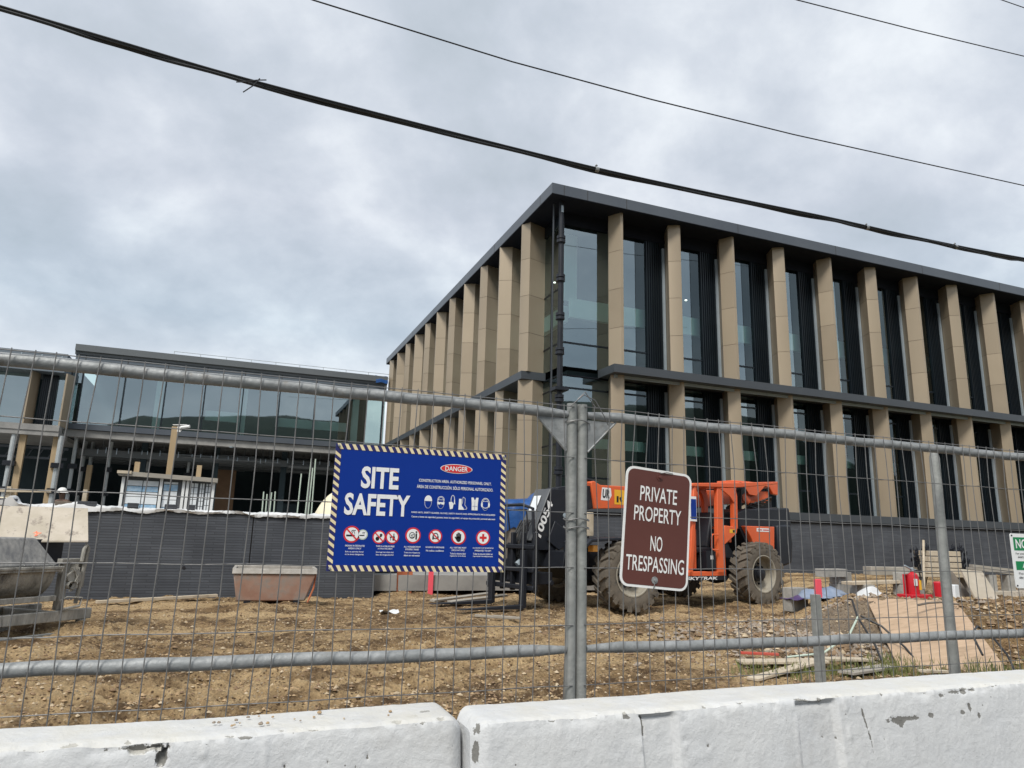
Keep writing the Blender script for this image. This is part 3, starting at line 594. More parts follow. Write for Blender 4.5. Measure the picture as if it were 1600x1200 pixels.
# ================================================================ SIGNS
def rounded(x0, x1, y0, y1, r, n=6):
    pts = []
    for cx, cy, a0 in ((x1 - r, y1 - r, 0), (x0 + r, y1 - r, 90), (x0 + r, y0 + r, 180), (x1 - r, y0 + r, 270)):
        for k in range(n + 1):
            a = math.radians(a0 + 90 * k / n); pts.append((cx + r * math.cos(a), cy + r * math.sin(a)))
    return pts
def safety_sign():
    ox, oz, Wd, Hh = .314, 1.1765, .612, .4155
    root = thing('safety_sign', 'blue site safety sign with a striped border on the left fence panel', 'sign', (ox, 2.405, oz))
    P = Plane((0, 0, 0), (1, 0, 0), (0, 0, 1))
    def W2(x, z): return x - ox, z - oz
    mb = MB(); mb.prism([(0, 0), (Wd, 0), (Wd, Hh), (0, Hh)], (0, .004), lambda a, b, h: (a, h, b)); mb.build('panel', 'blue_sign', root)
    B = .0185; mb = MB(); mb.m = 0
    for a in ((0, 0, Wd, B), (0, Hh - B, Wd, Hh), (0, B, B, Hh - B), (Wd - B, B, Wd, Hh - B)):
        P.poly(mb, [(a[0], a[1]), (a[2], a[1]), (a[2], a[3]), (a[0], a[3])], .0006)
    mb.m = 1; st = .0245; w = .0115
    k = 0; sl = .55
    while k * st < Wd - .012:
        x = k * st + .004
        for y0 in (0, Hh - B): P.poly(mb, [(x + B * sl, y0), (x + B * sl + w, y0), (x + w, y0 + B), (x, y0 + B)], .0012)
        k += 1
    y = B + .004
    while y < Hh - B - .02:
        for x0 in (0, Wd - B): P.poly(mb, [(x0, y + B * .75), (x0, y + B * .75 + w), (x0 + B, y + w), (x0 + B, y)], .0012)
        y += st
    mb.build('hazard_border', ['stripe_dark', 'cream'], root, smooth=False)
    def line(name, t, a, b, bold=.02, m='white'):
        q = MB(); x0, y0 = W2(a[0], b[1]); x1, y1 = W2(b[0], a[1]); P.text(q, t, x0, x1, y0, y1, .0022, bold); q.build(name, m, root, smooth=False, fixn=False)
    line('heading', 'SITE', (.405, 1.5203), (.5332, 1.4464), .03); line('heading', 'SAFETY', (.3559, 1.4295), (.5766, 1.3567), .03)
    q = MB(); cx, cy = W2((.6791 + .7977) / 2, 1.530); q.m = 0; P.disc(q, cx, cy, .0593, .0165, .0008); q.m = 1; P.disc(q, cx, cy, .0565, .0145, .0014); q.build('danger_oval', ['white', 'red'], root, smooth=False)
    line('danger_lettering', 'DANGER', (.6965, 1.5385), (.780, 1.5215), .015)
    line('lettering', 'CONSTRUCTION AREA. AUTHORIZED PERSONNEL ONLY.', (.6041, 1.4885), (.8709, 1.4785), .012)
    line('lettering', 'ÁREA DE CONSTRUCCIÓN. SÓLO PERSONAL AUTORIZADO.', (.5975, 1.470), (.8781, 1.4565), .012)
    line('lettering', 'HARD HATS, SAFETY GLASSES, GLOVES, SAFETY BOOTS AND APPROPRIATE PPE IS REQUIRED', (.5835, 1.3765), (.8895, 1.3700), .012)
    line('lettering', 'Cascos y lentes de seguridad, guantes, botas de seguridad y el equipo de protección personal adecuado', (.5844, 1.3622), (.8899, 1.3545), .012)
    caps = [(.400, ['SMOKING IN DESIGNATED', 'AREAS ONLY'], ['Sólo se permite fumar', 'en las áreas designadas'], .064), (.5005, ['THIS IS A DRUG-FREE', 'ALCOHOL-FREE JOBSITE'], ['Este lugar de trabajo está', 'libre de drogas/alcohol'], .062), (.593, ['ALL WORKERS MUST', 'BE PROPERLY TRAINED'], ['Todos los trabajadores', 'deben ser entrenados'], .058),
            (.6727, ['NO RADIOS OR HEADPHONES'], ['No radios o audífonos'], .066), (.756, ['ALL VISITORS MUST', 'CHECK IN AT OFFICE'], ['Todos los visitantes deben', 'registrarse en la oficina'], .06), (.848, ['ALL INJURIES MUST BE REPORTED', 'IMMEDIATELY TO SUPV.'], ['Todas las lesiones deben ser', 'reportadas inmediatamente'], .078)]
    for cx, en, es, w in caps:
        q = MB(); z = 1.2612
        for i, t in enumerate(en):
            ww = w * (1 if i == 0 else .8) * (.85 if len(t) < 12 else 1); a, b = W2(cx - ww / 2, z - .0062); P.text(q, t, a, a + ww, b, b + .0055, .0022, .012); z -= .0085
        z -= .003
        for i, t in enumerate(es):
            ww = w * .95; a, b = W2(cx - ww / 2, z - .0062); P.text(q, t, a, a + ww, b, b + .0062, .0022, .008); z -= .0085
        q.build('caption', 'white', root, smooth=False, fixn=False)
    # protective-equipment symbols
    def icon(draw):
        q = MB(); draw(q); q.build('equipment_symbol', ['white', 'blue_sign'], root, smooth=False)
    def face(q, cx, cz):
        q.m = 0; P.disc(q, cx, cz - .002, .0125, .020, .0008); q.m = 1; P.disc(q, cx, cz - .002, .0112, .0187, .0014)
    def helmet(q):
        cx, cz = W2(.6406, 1.4105); face(q, cx, cz); q.m = 0
        P.poly(q, [(cx - .0145, cz + .003)] + [(cx + .0138 * math.cos(t), cz + .004 + .0185 * math.sin(t)) for t in np.linspace(math.pi, 0, 14)] + [(cx + .0145, cz + .003)], .002)
    def goggles(q):
        cx, cz = W2(.6862, 1.4105); face(q, cx, cz); q.m = 0
        P.ring(q, cx, cz + .009, .0125, .0125, .0018, .0016); P.poly(q, [(cx - .0135, cz + .001), (cx - .012, cz - .0075), (cx - .003, cz - .007), (cx, cz - .003), (cx + .003, cz - .007), (cx + .012, cz - .0075), (cx + .0135, cz + .001)], .002); P.bar(q, cx - .011, cz + .009, cx + .011, cz + .009, .0015, .002)
    def gloves(q):
        cx, cz = W2(.7262, 1.412); q.m = 0
        P.poly(q, [(cx - .006, cz - .024), (cx + .004, cz - .021), (cx + .006, cz - .004), (cx + .001, cz + .002), (cx - .011, cz + .001), (cx - .0095, cz - .008)], .0016)
        P.ring(q, cx + .003, cz + .008, .0075, .018, .002, .0014); P.bar(q, cx + .009, cz + .01, cx + .011, cz - .006, .003, .0016)
    def boots(q):
        cx, cz = W2(.7665, 1.411); q.m = 0
        P.poly(q, [(cx - .0155, cz - .023), (cx + .005, cz - .023), (cx + .003, cz - .016), (cx - .0035, cz - .009), (cx - .005, cz + .015), (cx - .0145, cz + .015)], .0016)
        for a, b in (((.0, .022), (.0085, .017)), ((.0085, .017), (.0075, -.006)), ((.0075, -.006), (.0155, -.015)), ((.0155, -.015), (.0145, -.02)), ((.0145, -.02), (.004, -.021)), ((.0, .022), (-.0015, -.002))): P.bar(q, cx + a[0], cz + a[1], cx + b[0], cz + b[1], .0014, .0016)
    def vest(q):
        cx, cz = W2(.811, 1.410); q.m = 0
        P.poly(q, [(cx - .011, cz - .022), (cx + .011, cz - .022), (cx + .0115, cz + .002), (cx + .0133, cz + .022), (cx + .006, cz + .023), (cx, cz + .012), (cx - .006, cz + .023), (cx - .0133, cz + .022), (cx - .0115, cz + .002)], .0016)
        q.m = 1; P.bar(q, cx, cz - .02, cx, cz + .01, .0009, .0024); P.bar(q, cx - .009, cz - .008, cx + .009, cz - .008, .0009, .0024)
    def muffs(q):
        cx, cz = W2(.851, 1.4105); face(q, cx, cz); q.m = 0
        P.ring(q, cx, cz + .004, .0155, .0185, .0022, .0016); P.disc(q, cx - .0135, cz - .002, .0035, .009, .002); P.disc(q, cx + .0135, cz - .002, .0035, .009, .002); P.bar(q, cx - .01, cz + .01, cx + .01, cz + .01, .0014, .002)
    for d in (helmet, goggles, gloves, boots, vest, muffs): icon(d)
    # round prohibition and instruction symbols
    def rnd_sym(x, z, r, slash, draw, rim='red'):
        q = MB(); cx, cz = W2(x, z); q.m = 0; P.disc(q, cx, cz, r, r, .0008); q.m = 1; P.disc(q, cx, cz, r * .80, r * .80, .0013); q.m = 2; draw(q, cx, cz, r); q.m = 0
        if slash: P.bar(q, cx - r * .6, cz + r * .6, cx + r * .6, cz - r * .6, r * .17, .0024)
        q.build('round_symbol', [rim, 'white', 'ink', 'red'], root, smooth=False)
    def smoke(q, cx, cz, r):
        P.bar(q, cx - r * .65, cz - r * .15, cx + r * .35, cz - r * .15, r * .2, .0018)
        for d in (0, .25): P.bar(q, cx + r * (.1 + d), cz + r * .1, cx + r * (-.05 + d), cz + r * .4, r * .08, .0018); P.bar(q, cx + r * (-.05 + d), cz + r * .4, cx + r * (.2 + d), cz + r * .5, r * .08, .0018)
    def pills(q, cx, cz, r): P.disc(q, cx - r * .25, cz - r * .25, r * .27, r * .3, .0018); P.disc(q, cx + r * .28, cz + r * .3, r * .2, r * .2, .0018); P.bar(q, cx - .1 * r, cz, cx + .4 * r, cz + .1 * r, r * .12, .0018)
    def bottle(q, cx, cz, r): P.bar(q, cx + r * .2, cz - r * .5, cx + r * .2, cz + r * .1, r * .34, .0018); P.bar(q, cx + r * .2, cz + r * .1, cx + r * .2, cz + r * .5, r * .14, .0018); P.poly(q, [(cx - r * .45, cz + .05 * r), (cx - r * .05, cz + .05 * r), (cx - r * .25, cz - r * .25)], .0018); P.bar(q, cx - r * .25, cz - r * .2, cx - r * .25, cz - r * .5, r * .08, .0018)
    def train(q, cx, cz, r): P.ring(q, cx - r * .12, cz, r * .38, r * .4, r * .08, .0018); P.bar(q, cx + r * .42, cz - r * .5, cx + r * .42, cz + r * .25, r * .2, .0018); P.disc(q, cx + r * .42, cz + r * .42, r * .12, r * .12, .0018); P.bar(q, cx - .3 * r, cz, cx + .1 * r, cz + .1 * r, r * .1, .0018); P.bar(q, cx - .3 * r, cz - .2 * r, cx + .1 * r, cz - .2 * r, r * .1, .0018)
    def phones(q, cx, cz, r): P.ring(q, cx, cz + r * .05, r * .42, r * .45, r * .13, .0016); P.bar(q, cx - r * .36, cz - r * .45, cx - r * .36, cz + r * .05, r * .2, .0018); P.bar(q, cx + r * .36, cz - r * .45, cx + r * .36, cz + r * .05, r * .2, .0018)
    def hand(q, cx, cz, r):
        P.disc(q, cx, cz - r * .28, r * .33, r * .36, .0018)
        for i, (dx, h) in enumerate(((-.26, .38), (-.09, .55), (.09, .52), (.26, .36))): P.bar(q, cx + r * dx, cz - r * .2, cx + r * dx, cz + r * h, r * .15, .0018)
        P.bar(q, cx - r * .25, cz - r * .35, cx - r * .5, cz + r * .02, r * .15, .0018)
    def cross(q, cx, cz, r): q.m = 3; P.bar(q, cx - r * .5, cz, cx + r * .5, cz, r * .3, .0018); P.bar(q, cx, cz - r * .5, cx, cz + r * .5, r * .3, .0019)
    rnd_sym(.423, 1.294, .0168, False, smoke, 'conduit'); rnd_sym(.387, 1.2945, .0275, True, smoke)
    rnd_sym(.478, 1.2876, .0222, True, pills); rnd_sym(.523, 1.2886, .0228, True, bottle); rnd_sym(.5936, 1.2957, .027, False, train); rnd_sym(.6727, 1.2944, .024, True, phones); rnd_sym(.7562, 1.2946, .0268, False, hand); rnd_sym(.8466, 1.2939, .0262, False, cross)
    for a, b in ((.01, .008), (Wd - .01, .008), (.01, Hh - .008), (Wd - .01, Hh - .008)): mb = MB(); mb.lathe([(0, -.008), (.004, -.007), (.004, 0)], (a, 0, b), (0, 1, 0), 8); mb.build('fixing', 'galv', root)
safety_sign()
def private_sign():
    ang = math.radians(-4.6); root = thing('private_property_sign', 'brown private property sign hanging askew on the right fence panel', 'sign', (1.565, 2.402, 1.347))
    root.rotation_euler = (0, -ang, 0)
    P = Plane((0, 0, 0), (1, 0, 0), (0, 0, 1)); w, h = .1525, .2285
    mb = MB(); mb.prism(rounded(-w, w, -h, h, .036), (0, .003), lambda a, b, t: (a, t, b)); mb.build('panel', 'signwhite', root)
    mb = MB(); P.poly(mb, rounded(-w + .0095, w - .0095, -h + .0095, h - .0095, .028), .0008); mb.build('brown_face', 'brown_sign', root, smooth=False)
    mb = MB()
    def ln(t, cx, cy, wd, hh):
        q = MB(); P.text(q, t, cx - wd / 2, cx + wd / 2, cy - hh / 2, cy + hh / 2, .0018, .006); q.build('lettering', 'signwhite', root, smooth=False, fixn=False)
    ln('PRIVATE', 0, .128, .170, .058); ln('PROPERTY', 0, .050, .215, .058); ln('NO', .0, -.060, .054, .058); ln('TRESPASSING', 0, -.139, .262, .058)
    for x, z in ((0, .199), (0, -.197)):
        q = MB(); q.lathe([(.0, -.009), (.006, -.008), (.0065, -.003), (.014, -.003), (.014, 0)], (x, 0, z), (0, 1, 0), 12); q.build('bolt', 'brown_sign' if z > 0 else 'galv', root)
    q = MB(); q.tube([(.0, -.004, .215), (.03, -.006, .222), (.06, -.003, .221)], .0018, 5); q.tube([(.0, -.004, -.2), (-.004, -.006, -.222), (-.006, .004, -.24)], .0018, 5); q.build('tie', 'wire', root)
private_sign()
def notice_sign():
    root = thing('notice_sign', 'green and white notice sign cut off by the right edge of the photo', 'sign', (3.61, 2.403, 1.118)); P = Plane((0, 0, 0), (1, 0, 0), (0, 0, 1)); w, h = .36, .262
    mb = MB(); mb.prism(rounded(0, w, 0, h, .012), (0, .003), lambda a, b, t: (a, t, b)); mb.build('panel', 'white', root)
    for y0, y1, t, tw in ((.180, .244, 'NOTICE', .20), (.086, .128, 'AVISO', .125)):
        mb = MB(); P.poly(mb, [(.018, y0), (w - .018, y0), (w - .018, y1), (.018, y1)], .0008); mb.build('green_band', 'green', root, smooth=False)
        mb = MB(); P.text(mb, t, .032 if t == 'NOTICE' else .062, (.032 if t == 'NOTICE' else .062) + tw, y0 + .01, y1 - .009, .0018, .02); mb.build('heading', 'white', root, smooth=False, fixn=False)
    for t, x, y, ww in (('For your protection', .024, .158, .15), ('every person', .038, .140, .10), ('This is private', .028, .062, .12), ('site', .03, .045, .03)):
        mb = MB(); P.text(mb, t, x, x + ww, y, y + .012, .0018, .008); mb.build('lettering', 'ink', root, smooth=False, fixn=False)
    for a, b in ((.01, .252), (.01, .012)):
        mb = MB(); mb.lathe([(0, -.004), (.004, -.003), (.004, 0)], (a, 0, b), (0, 1, 0), 8); mb.build('fixing', 'ink', root)
notice_sign()
# ================================================================ MAIN BUILDING
PX, PY = 9.11, 20.0                 # outer corner of the roof edge
GX, GY = 10.05, 21.15               # glass planes
ZP, ZS, ZB = 13.11, 12.73, 2.41     # parapet top, soffit, plinth cap top
XR, YL = 62.0, 47.2
def office():
    root = thing('office_building', 'large new office block with bronze fins and dark glass behind the telehandler', 'building', (PX, PY, 0))
    W = dict(parent=root, world=True)
    mb = MB(); mb.m = 0
    mb.box(PX, XR, PY, PY + .25, ZS, ZP); mb.box(PX, PX + .25, PY + .25, YL, ZS, ZP); mb.box(PX + .25, XR, PY + .25, YL, ZS + .05, ZP - .06)
    mb.m = 1
    for x in [9.55, 10.45] + [12.0 + 4.84 * k for k in range(10)]: mb.box(x, x + .022, PY - .002, PY + .01, ZS + .004, ZP - .004)
    for k in range(6): mb.box(PX - .002, PX + .01, 21 + 4.66 * k, 21.022 + 4.66 * k, ZS + .004, ZP - .004)
    mb.build('roof', ['fascia', 'joint'], **W)
    mb = MB(); mb.box(PX + .02, XR, PY + .02, YL, ZS - .03, ZS + .02); mb.build('soffit', 'soffit', **W)
    # storey band
    mb = MB(); mb.box(11.48, XR, PY, GY, 6.76, 7.04); mb.box(PX, GX, 22.41, YL, 6.76, 7.04)
    mb.build('storey_band', 'dark', **W)
    mb = MB(); mb.box(11.7, XR, PY + .35, PY + .42, 6.66, 6.755); mb.build('blind_track', 'jamb', **W)
    # plinth
    mb = MB(); mb.box(PX + .12, XR, PY + .1, GY + .5, -.3, 2.06); mb.box(PX + .12, GX + .5, GY + .5, YL, -.3, 2.06); mb.build('plinth', 'brick', **W)
    mb = MB(); mb.box(PX, XR, PY, GY + .3, 2.14, ZB); mb.box(PX, GX + .3, GY + .3, YL, 2.14, ZB); mb.build('plinth_cap', 'dark', **W)
    mb = MB(); mb.box(PX + .06, XR, PY + .06, GY + .2, 2.055, 2.145); mb.box(PX + .06, GX + .2, GY + .2, YL, 2.055, 2.145); mb.build('shadow_gap', 'soffit', **W)
    # fins
    def fin(pl, z0, z1, n):
        mb = MB(); mb.m = 0; L = (z1 - z0) / n; g = .012
        for i in range(n): mb.m = rnd.choice((0, 0, 2, 3)); mb.vprism(pl, z0 + i * L + (g / 2 if i else 0), z0 + (i + 1) * L - (g / 2 if i < n - 1 else 0))
        c = np.mean(pl, 0); mb.m = 1; mb.vprism([tuple(c + (np.array(p) - c) * .95) for p in pl], z0 + .01, z1 - .01)
        o = mb.build('fin', ['tan', 'joint', 'tan2', 'tan3'], bevel=0, **W)
    def planR(xr, wide):
        d, w = (.44, .245) if wide else (.20, .31); y = PY + .28
        return [(xr, y), (xr, GY), (xr - .12, GY), (xr - .1 - w, y + d), (xr - .1, y)]
    def planL(yf, wide):
        d, w = (.44, .30) if wide else (.20, .38); x = PX + .01
        return [(x, yf), (x, yf - .06), (x + d, yf - w), (GX, yf - .12), (GX, yf)]
    NR = 16
    for k in range(NR):
        xr = 12.02 + 2.421 * k
        fin(planR(xr, k % 2 == 0), 7.042, ZS - .032, 4); fin(planR(xr, k % 2 == 1), ZB + .002, 6.758, 3)
    for k in range(11):
        yf = 22.72 + 2.33 * k
        fin(planL(yf, k % 2 == 1), 7.042, ZS - .032, 4); fin(planL(yf, k % 2 == 0), ZB + .002, 6.758, 3)
    # glazing, bay by bay
    def pane(x0, x1, z0, z1):
        mb = MB(); mb.quad((x0, GY, z0), (x1, GY, z0), (x1, GY, z1), (x0, GY, z1)); mb.build('window_pane', 'glass', smooth=False, fixn=False, **W)
    for z0, z1, tr in ((7.05, 12.25, (7.9,)), (ZB + .01, 6.72, (6.31, 3.3))):
        mb = MB(); mb.box(GX + .06, XR, GY - .06, GY + .12, z1, z1 + (.46 if z1 > 7 else .035)); mb.build('window_header', 'soffit', **W)
        mb = MB()
        for t in tr: mb.box(GX + .06, XR, GY - .03, GY + .05, t - .03, t + .03)
        mb.build('transom', 'navy', **W)
        pane(GX + .06, 11.95, z0, z1)
        mb = MB(); mb.box(GX - .04, GX + .06, GY - .04, GY + .06, z0, z1 + .05); mb.build('corner_mullion', 'dark', **W)
        for k in range(NR - 1):
            xr = 12.02 + 2.421 * k
            pane(xr + .01, xr + 1.0, z0, z1)
            mb = MB(); mb.quad((xr + 1.02, GY, z0), (xr + 1.43, GY, z0), (xr + 1.43, GY, z1), (xr + 1.02, GY, z1)); mb.build('dim_reflection_pane', 'glassD', smooth=False, fixn=False, **W)  # added dark pane: end of the sky reflection put into the glass colour
            mb = MB(); mb.box(xr + 1.43, xr + 2.10, GY - .02, GY + .08, z0, z1)
            for i in range(7): mb.box(xr + 1.45 + i * .095, xr + 1.49 + i * .095, GY - .075, GY - .02, z0, z1 - .02)
            mb.build('ribbed_panel', 'navy', **W)
            mb = MB(); mb.box(xr + 2.15, xr + 2.245, GY - .09, GY - .03, z0, z1 - .2); mb.build('window_jamb', 'jamb', **W)
            mb = MB(); mb.box(xr + 2.08, xr + 2.31, GY - .028, GY + .06, z0, z1); mb.build('jamb_backing', 'navy', **W)
    for z0, z1 in ((7.05, 12.25), (ZB + .01, 6.72)):
        mb = MB(); mb.quad((GX, YL - .1, z0), (GX, GY, z0), (GX, GY, z1), (GX, YL - .1, z1)); mb.build('side_glazing', 'glass', smooth=False, fixn=False, **W)
        mb = MB(); mb.box(GX - .05, GX + .1, GY + .06, YL, z1, z1 + (.46 if z1 > 7 else .035))
        for t in (7.9 if z1 > 7 else 6.31, 9.9 if z1 > 7 else 4.4): mb.box(GX - .02, GX + .04, GY + .06, YL, t - .03, t + .03)
        mb.box(GX - .03, GX + .04, GY + .78, GY + .84, z0, z1); mb.build('side_transom', 'navy', **W)
    # inside: slabs, ceilings, columns, core
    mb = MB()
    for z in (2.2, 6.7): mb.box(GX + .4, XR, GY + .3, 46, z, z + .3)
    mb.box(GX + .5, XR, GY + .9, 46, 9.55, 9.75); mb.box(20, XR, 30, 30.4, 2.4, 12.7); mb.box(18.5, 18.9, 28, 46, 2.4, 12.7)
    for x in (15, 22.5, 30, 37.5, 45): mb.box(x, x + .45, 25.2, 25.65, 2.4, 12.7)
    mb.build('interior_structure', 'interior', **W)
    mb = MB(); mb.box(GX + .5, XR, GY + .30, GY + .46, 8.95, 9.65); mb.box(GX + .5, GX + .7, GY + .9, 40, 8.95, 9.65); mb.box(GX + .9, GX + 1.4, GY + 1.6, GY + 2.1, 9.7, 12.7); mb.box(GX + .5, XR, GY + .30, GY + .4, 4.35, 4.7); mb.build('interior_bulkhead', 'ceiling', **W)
    # corner downpipe / mast with couplers
    mb = MB(); mb.tube([(9.66, 20.42, 2.42), (9.66, 20.42, 12.70)], .085, 12)
    for z in (11.3, 9.9, 8.55, 7.35, 5.75, 4.6, 3.4): mb.lathe([(.085, -.13), (.15, -.12), (.15, -.02), (.11, 0), (.15, .02), (.15, .12), (.085, .13)], (9.66, 20.42, z), (0, 0, 1), 12)
    mb.box(9.42, 9.9, 20.2, 20.64, 6.0, 6.1); mb.build('downpipe', 'navyblack', **W)
    mb = MB(); mb.box(9.45, 9.49, 20.62, 20.66, 2.42, 12.69); mb.box(9.95, 10.0, 20.9, 20.95, 2.42, 12.69); mb.build('guide_rail', 'dark', **W)
    mb = MB(); mb.box(9.62, 9.70, 20.32, 20.36, 12.28, 12.52); mb.build('pipe_bracket', 'jamb', **W)
    mb = MB(); mb.box(PX + .5, GX + .2, YL - .12, YL, 2.4, ZS); mb.build('end_mullion', 'dark', **W)
    for x, z in ((10.9, 11.0), (19.4, 10.8), (24.9, 10.7), (17.0, 11.2)):
        mb = MB(); mb.lathe([(0, 0), (.05, 0), (.05, .03)], (x, 23.6, z), (0, 0, 1), 10)
        m = bpy.data.materials.get('lit_downlight')
        if not m:
            m, nt, b = _new('lit_downlight'); b.inputs['Emission Color'].default_value = (1, .95, .85, 1); b.inputs['Emission Strength'].default_value = 4
        mb.build('ceiling_lamp', m, **W)
office()
# ================================================================ FAR WING (left)
def far_wing():
    root = thing('glazed_link_building', 'low glazed building at far left with an open unfinished ground floor', 'building', (0, 46, .5)); W = dict(parent=root, world=True)
    X0, X1, Y = -9.1, 9.0, 46.0
    mb = MB(); mb.m = 0; mb.box(X0, X1, Y - .35, Y + .3, 11.12, 11.5); mb.box(X0 - .0, X1, Y - .2, Y + .3, 10.95, 11.118); mb.box(X0, X1, Y + .3, 70, 11.1, 11.4)
    mb.m = 1; mb.box(X0 + .05, X1, Y - .1, Y + .3, 10.08, 10.945)
    mb.m = 2
    for k in range(9): mb.box(X0 + .55 + 2.17 * k, X0 + .59 + 2.17 * k, Y - .106, Y, 10.1, 10.94)
    mb.box(X0 + .05, X1, Y - .104, Y, 10.62, 10.65); mb.build('roof_fascia', ['capgrey', 'bluegrey', 'joint'], **W)
    mb = MB()
    for k in range(10): mb.box(-4.1 + 1.5 * k, -4.07 + 1.5 * k, 47, 47.03, 11.4, 11.97)
    for z in (11.97, 11.7): mb.tube([(-4.1, 47.01, z), (9.4, 47.01, z)], .018, 5)
    mb.build('roof_rail', 'steelpost', **W)
    xs = [X0] + [X0 + .55 + 2.17 * k for k in range(9)]; xs = [x for x in xs if x < X1] + [X1]
    for a, b in zip(xs[:-1], xs[1:]):
        mb = MB(); mb.quad((a + .01, Y, 6.95), (b - .01, Y, 6.95), (b - .01, Y, 10.08), (a + .01, Y, 10.08)); mb.build('window_pane', 'glassL', smooth=False, fixn=False, **W)
        mb = MB(); mb.box(a - .035, a + .035, Y - .1, Y + .1, 6.95, 10.08); mb.build('mullion', 'navy', **W)
    mb = MB(); mb.quad((X0 + .05, Y, 6.95), (X0 + .05, Y + 6, 6.95), (X0 + .05, Y + 6, 10.08), (X0 + .05, Y, 10.08)); mb.build('side_glazing', 'glassL', smooth=False, fixn=False, **W)
    mb = MB(); mb.m = 0; mb.box(X0, X1, Y + .3, 70, 6.35, 6.7); mb.m = 1; mb.box(X0, X1, Y - .2, Y + .3, 6.62, 6.94); mb.m = 2; mb.box(X0, X1, Y - .05, Y + .3, 6.2, 6.6); mb.build('floor_slab', ['slab', 'fascia', 'slab'], **W)
    for x in (-4.72, .0, 6.9): mb = MB(); mb.box(x, x + .42, Y + .25, Y + .5, 6.96, 10.1); mb.build('interior_column', 'ceiling', **W)
    for x0, x1, z0, z1 in ((-1.9, -.02, 7.75, 8.35), (2.2, 6.6, 7.7, 8.25)): mb = MB(); mb.box(x0, x1, Y + .25, Y + .5, z0, z1); mb.build('white_panel', 'ceiling', **W)
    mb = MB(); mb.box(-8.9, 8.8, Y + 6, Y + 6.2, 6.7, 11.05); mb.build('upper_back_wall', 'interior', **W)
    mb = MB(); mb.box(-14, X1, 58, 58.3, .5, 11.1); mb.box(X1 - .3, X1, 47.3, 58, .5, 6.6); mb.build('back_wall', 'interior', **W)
    # services hanging under the slab
    mb = MB(); g = random.Random(9)
    for k in range(26):
        y = Y + .8 + .35 * k; z = 5.3 + .7 * g.random(); x0 = g.uniform(-8.8, 4); mb.tube([(x0, y, z), (min(8.6, x0 + g.uniform(2, 8)), y, z)], g.choice((.03, .05, .09, .16)), 6)
    for k in range(60): x = g.uniform(-8.8, 8.6); y = Y + g.uniform(.6, 7); mb.tube([(x, y, 5.2 + .6 * g.random()), (x + g.uniform(-.2, .2), y, 6.4)], .014, 4)
    for k in range(4): y = Y + 2 + 1.6 * k; mb.box(-8.5, 8, y, y + .7, 5.35, 5.75)
    mb.build('hanging_services', 'capgrey', **W)
    mb = MB()
    for k in range(30): x = -8.5 + .55 * k + g.uniform(-.15, .15); y = Y + .5; mb.box(x, x + .03, y, y + .03, 5.35 + .15 * g.random(), 5.62 + .15 * g.random())
    mb.build('hanger_clip', 'jamb', **W)
    for x in (-5.3, -1.2, 2.9, 6.6): mb = MB(); mb.box(x, x + .35, Y + 2.2, Y + 2.55, .5, 6.4); mb.build('column', 'interior', **W)
    mb = MB(); mb.box(-1.05, .25, 50, 50.1, .5, 5.1); mb.build('hoarding', 'brownply', **W)
    mb = MB(); mb.box(2.4, 4.4, Y + 5, Y + 5.1, 1.5, 3.1); mb.build('inner_screen', 'interior', **W); mb = MB(); mb.box(-4.2, -3.0, Y + 4, Y + 4.1, .5, 2.6); mb.build('inner_screen', 'interior', **W)
    for x, z in ((-.2, 6.15),):
        mb = MB(); mb.lathe([(0, 0), (.12, 0), (.14, .06)], (x, Y - .04, z), (0, 0, 1), 8); mb.build('floodlight', 'jamb', **W)
    t = MB(); n = 14; gx = np.linspace(8.2, 9.0, n); P = np.zeros((n, 5, 3))
    for j in range(5): P[:, j] = np.column_stack([gx, np.full(n, Y - .38 + .12 * j), 11.56 - .10 * abs(j - 3) + .04 * np.sin(gx * 9 + j)])
    t.grid(P); t.grid(np.stack([P[:, 0], P[:, 0] + [0, -.02, -.22]], 1)); o = t.build('roof_tarpaulin', 'bluetarp'); tag(o, 'small blue tarpaulin on the far roof beside the bronze finned corner', 'tarpaulin')
    # projecting bay with fins at far left
    r2 = thing('finned_bay', 'projecting bay with two bronze fins at the far left, propped from below', 'building', (-11.5, 44.5, .5)); W = dict(parent=r2, world=True)
    mb = MB(); mb.box(-17, -9.12, 44.3, 45.6, 10.02, 10.55); mb.box(-17, -9.12, 44.1, 45.6, 9.45, 10.018); mb.box(-17, -9.12, 45.6, 58, 9.6, 10.4); mb.build('fascia', 'bluegrey', **W)
    for x in (-11.3, -10.35, -9.4): mb = MB(); mb.box(x, x + .05, 44.27, 44.3, 10.1, 10.4); mb.build('bracket', 'jamb', **W)
    mb = MB(); mb.m = 0; mb.box(-17, -8.9, 44.0, 58, 5.95, 6.2); mb.m = 1; mb.box(-17, -8.9, 43.95, 44.8, 6.2, 6.52); mb.build('floor_slab', ['slab', 'slab'], **W)
    for x in (-12.95, -10.62, -8.95):
        mb = MB(); mb.vprism([(x, 44.2), (x + .2, 44.75), (x + .2, 45.2), (x + .05, 45.2), (x - .08, 44.2)], 6.53, 9.44); mb.build('fin', 'tan', **W)
    for a, b in ((-12.8, -10.55), (-10.3, -8.9)):
        mb = MB(); mb.quad((a, 45.25, 6.53), (b, 45.25, 6.53), (b, 45.25, 9.44), (a, 45.25, 9.44)); mb.build('window_pane', 'glassL', smooth=False, fixn=False, **W)
    mb = MB(); mb.box(-10.3, -9.55, 45.1, 45.24, 6.53, 9.44)
    for i in range(8): mb.box(-10.28 + i * .092, -10.24 + i * .092, 45.04, 45.1, 6.53, 9.44)
    mb.build('ribbed_panel', 'navy', **W)
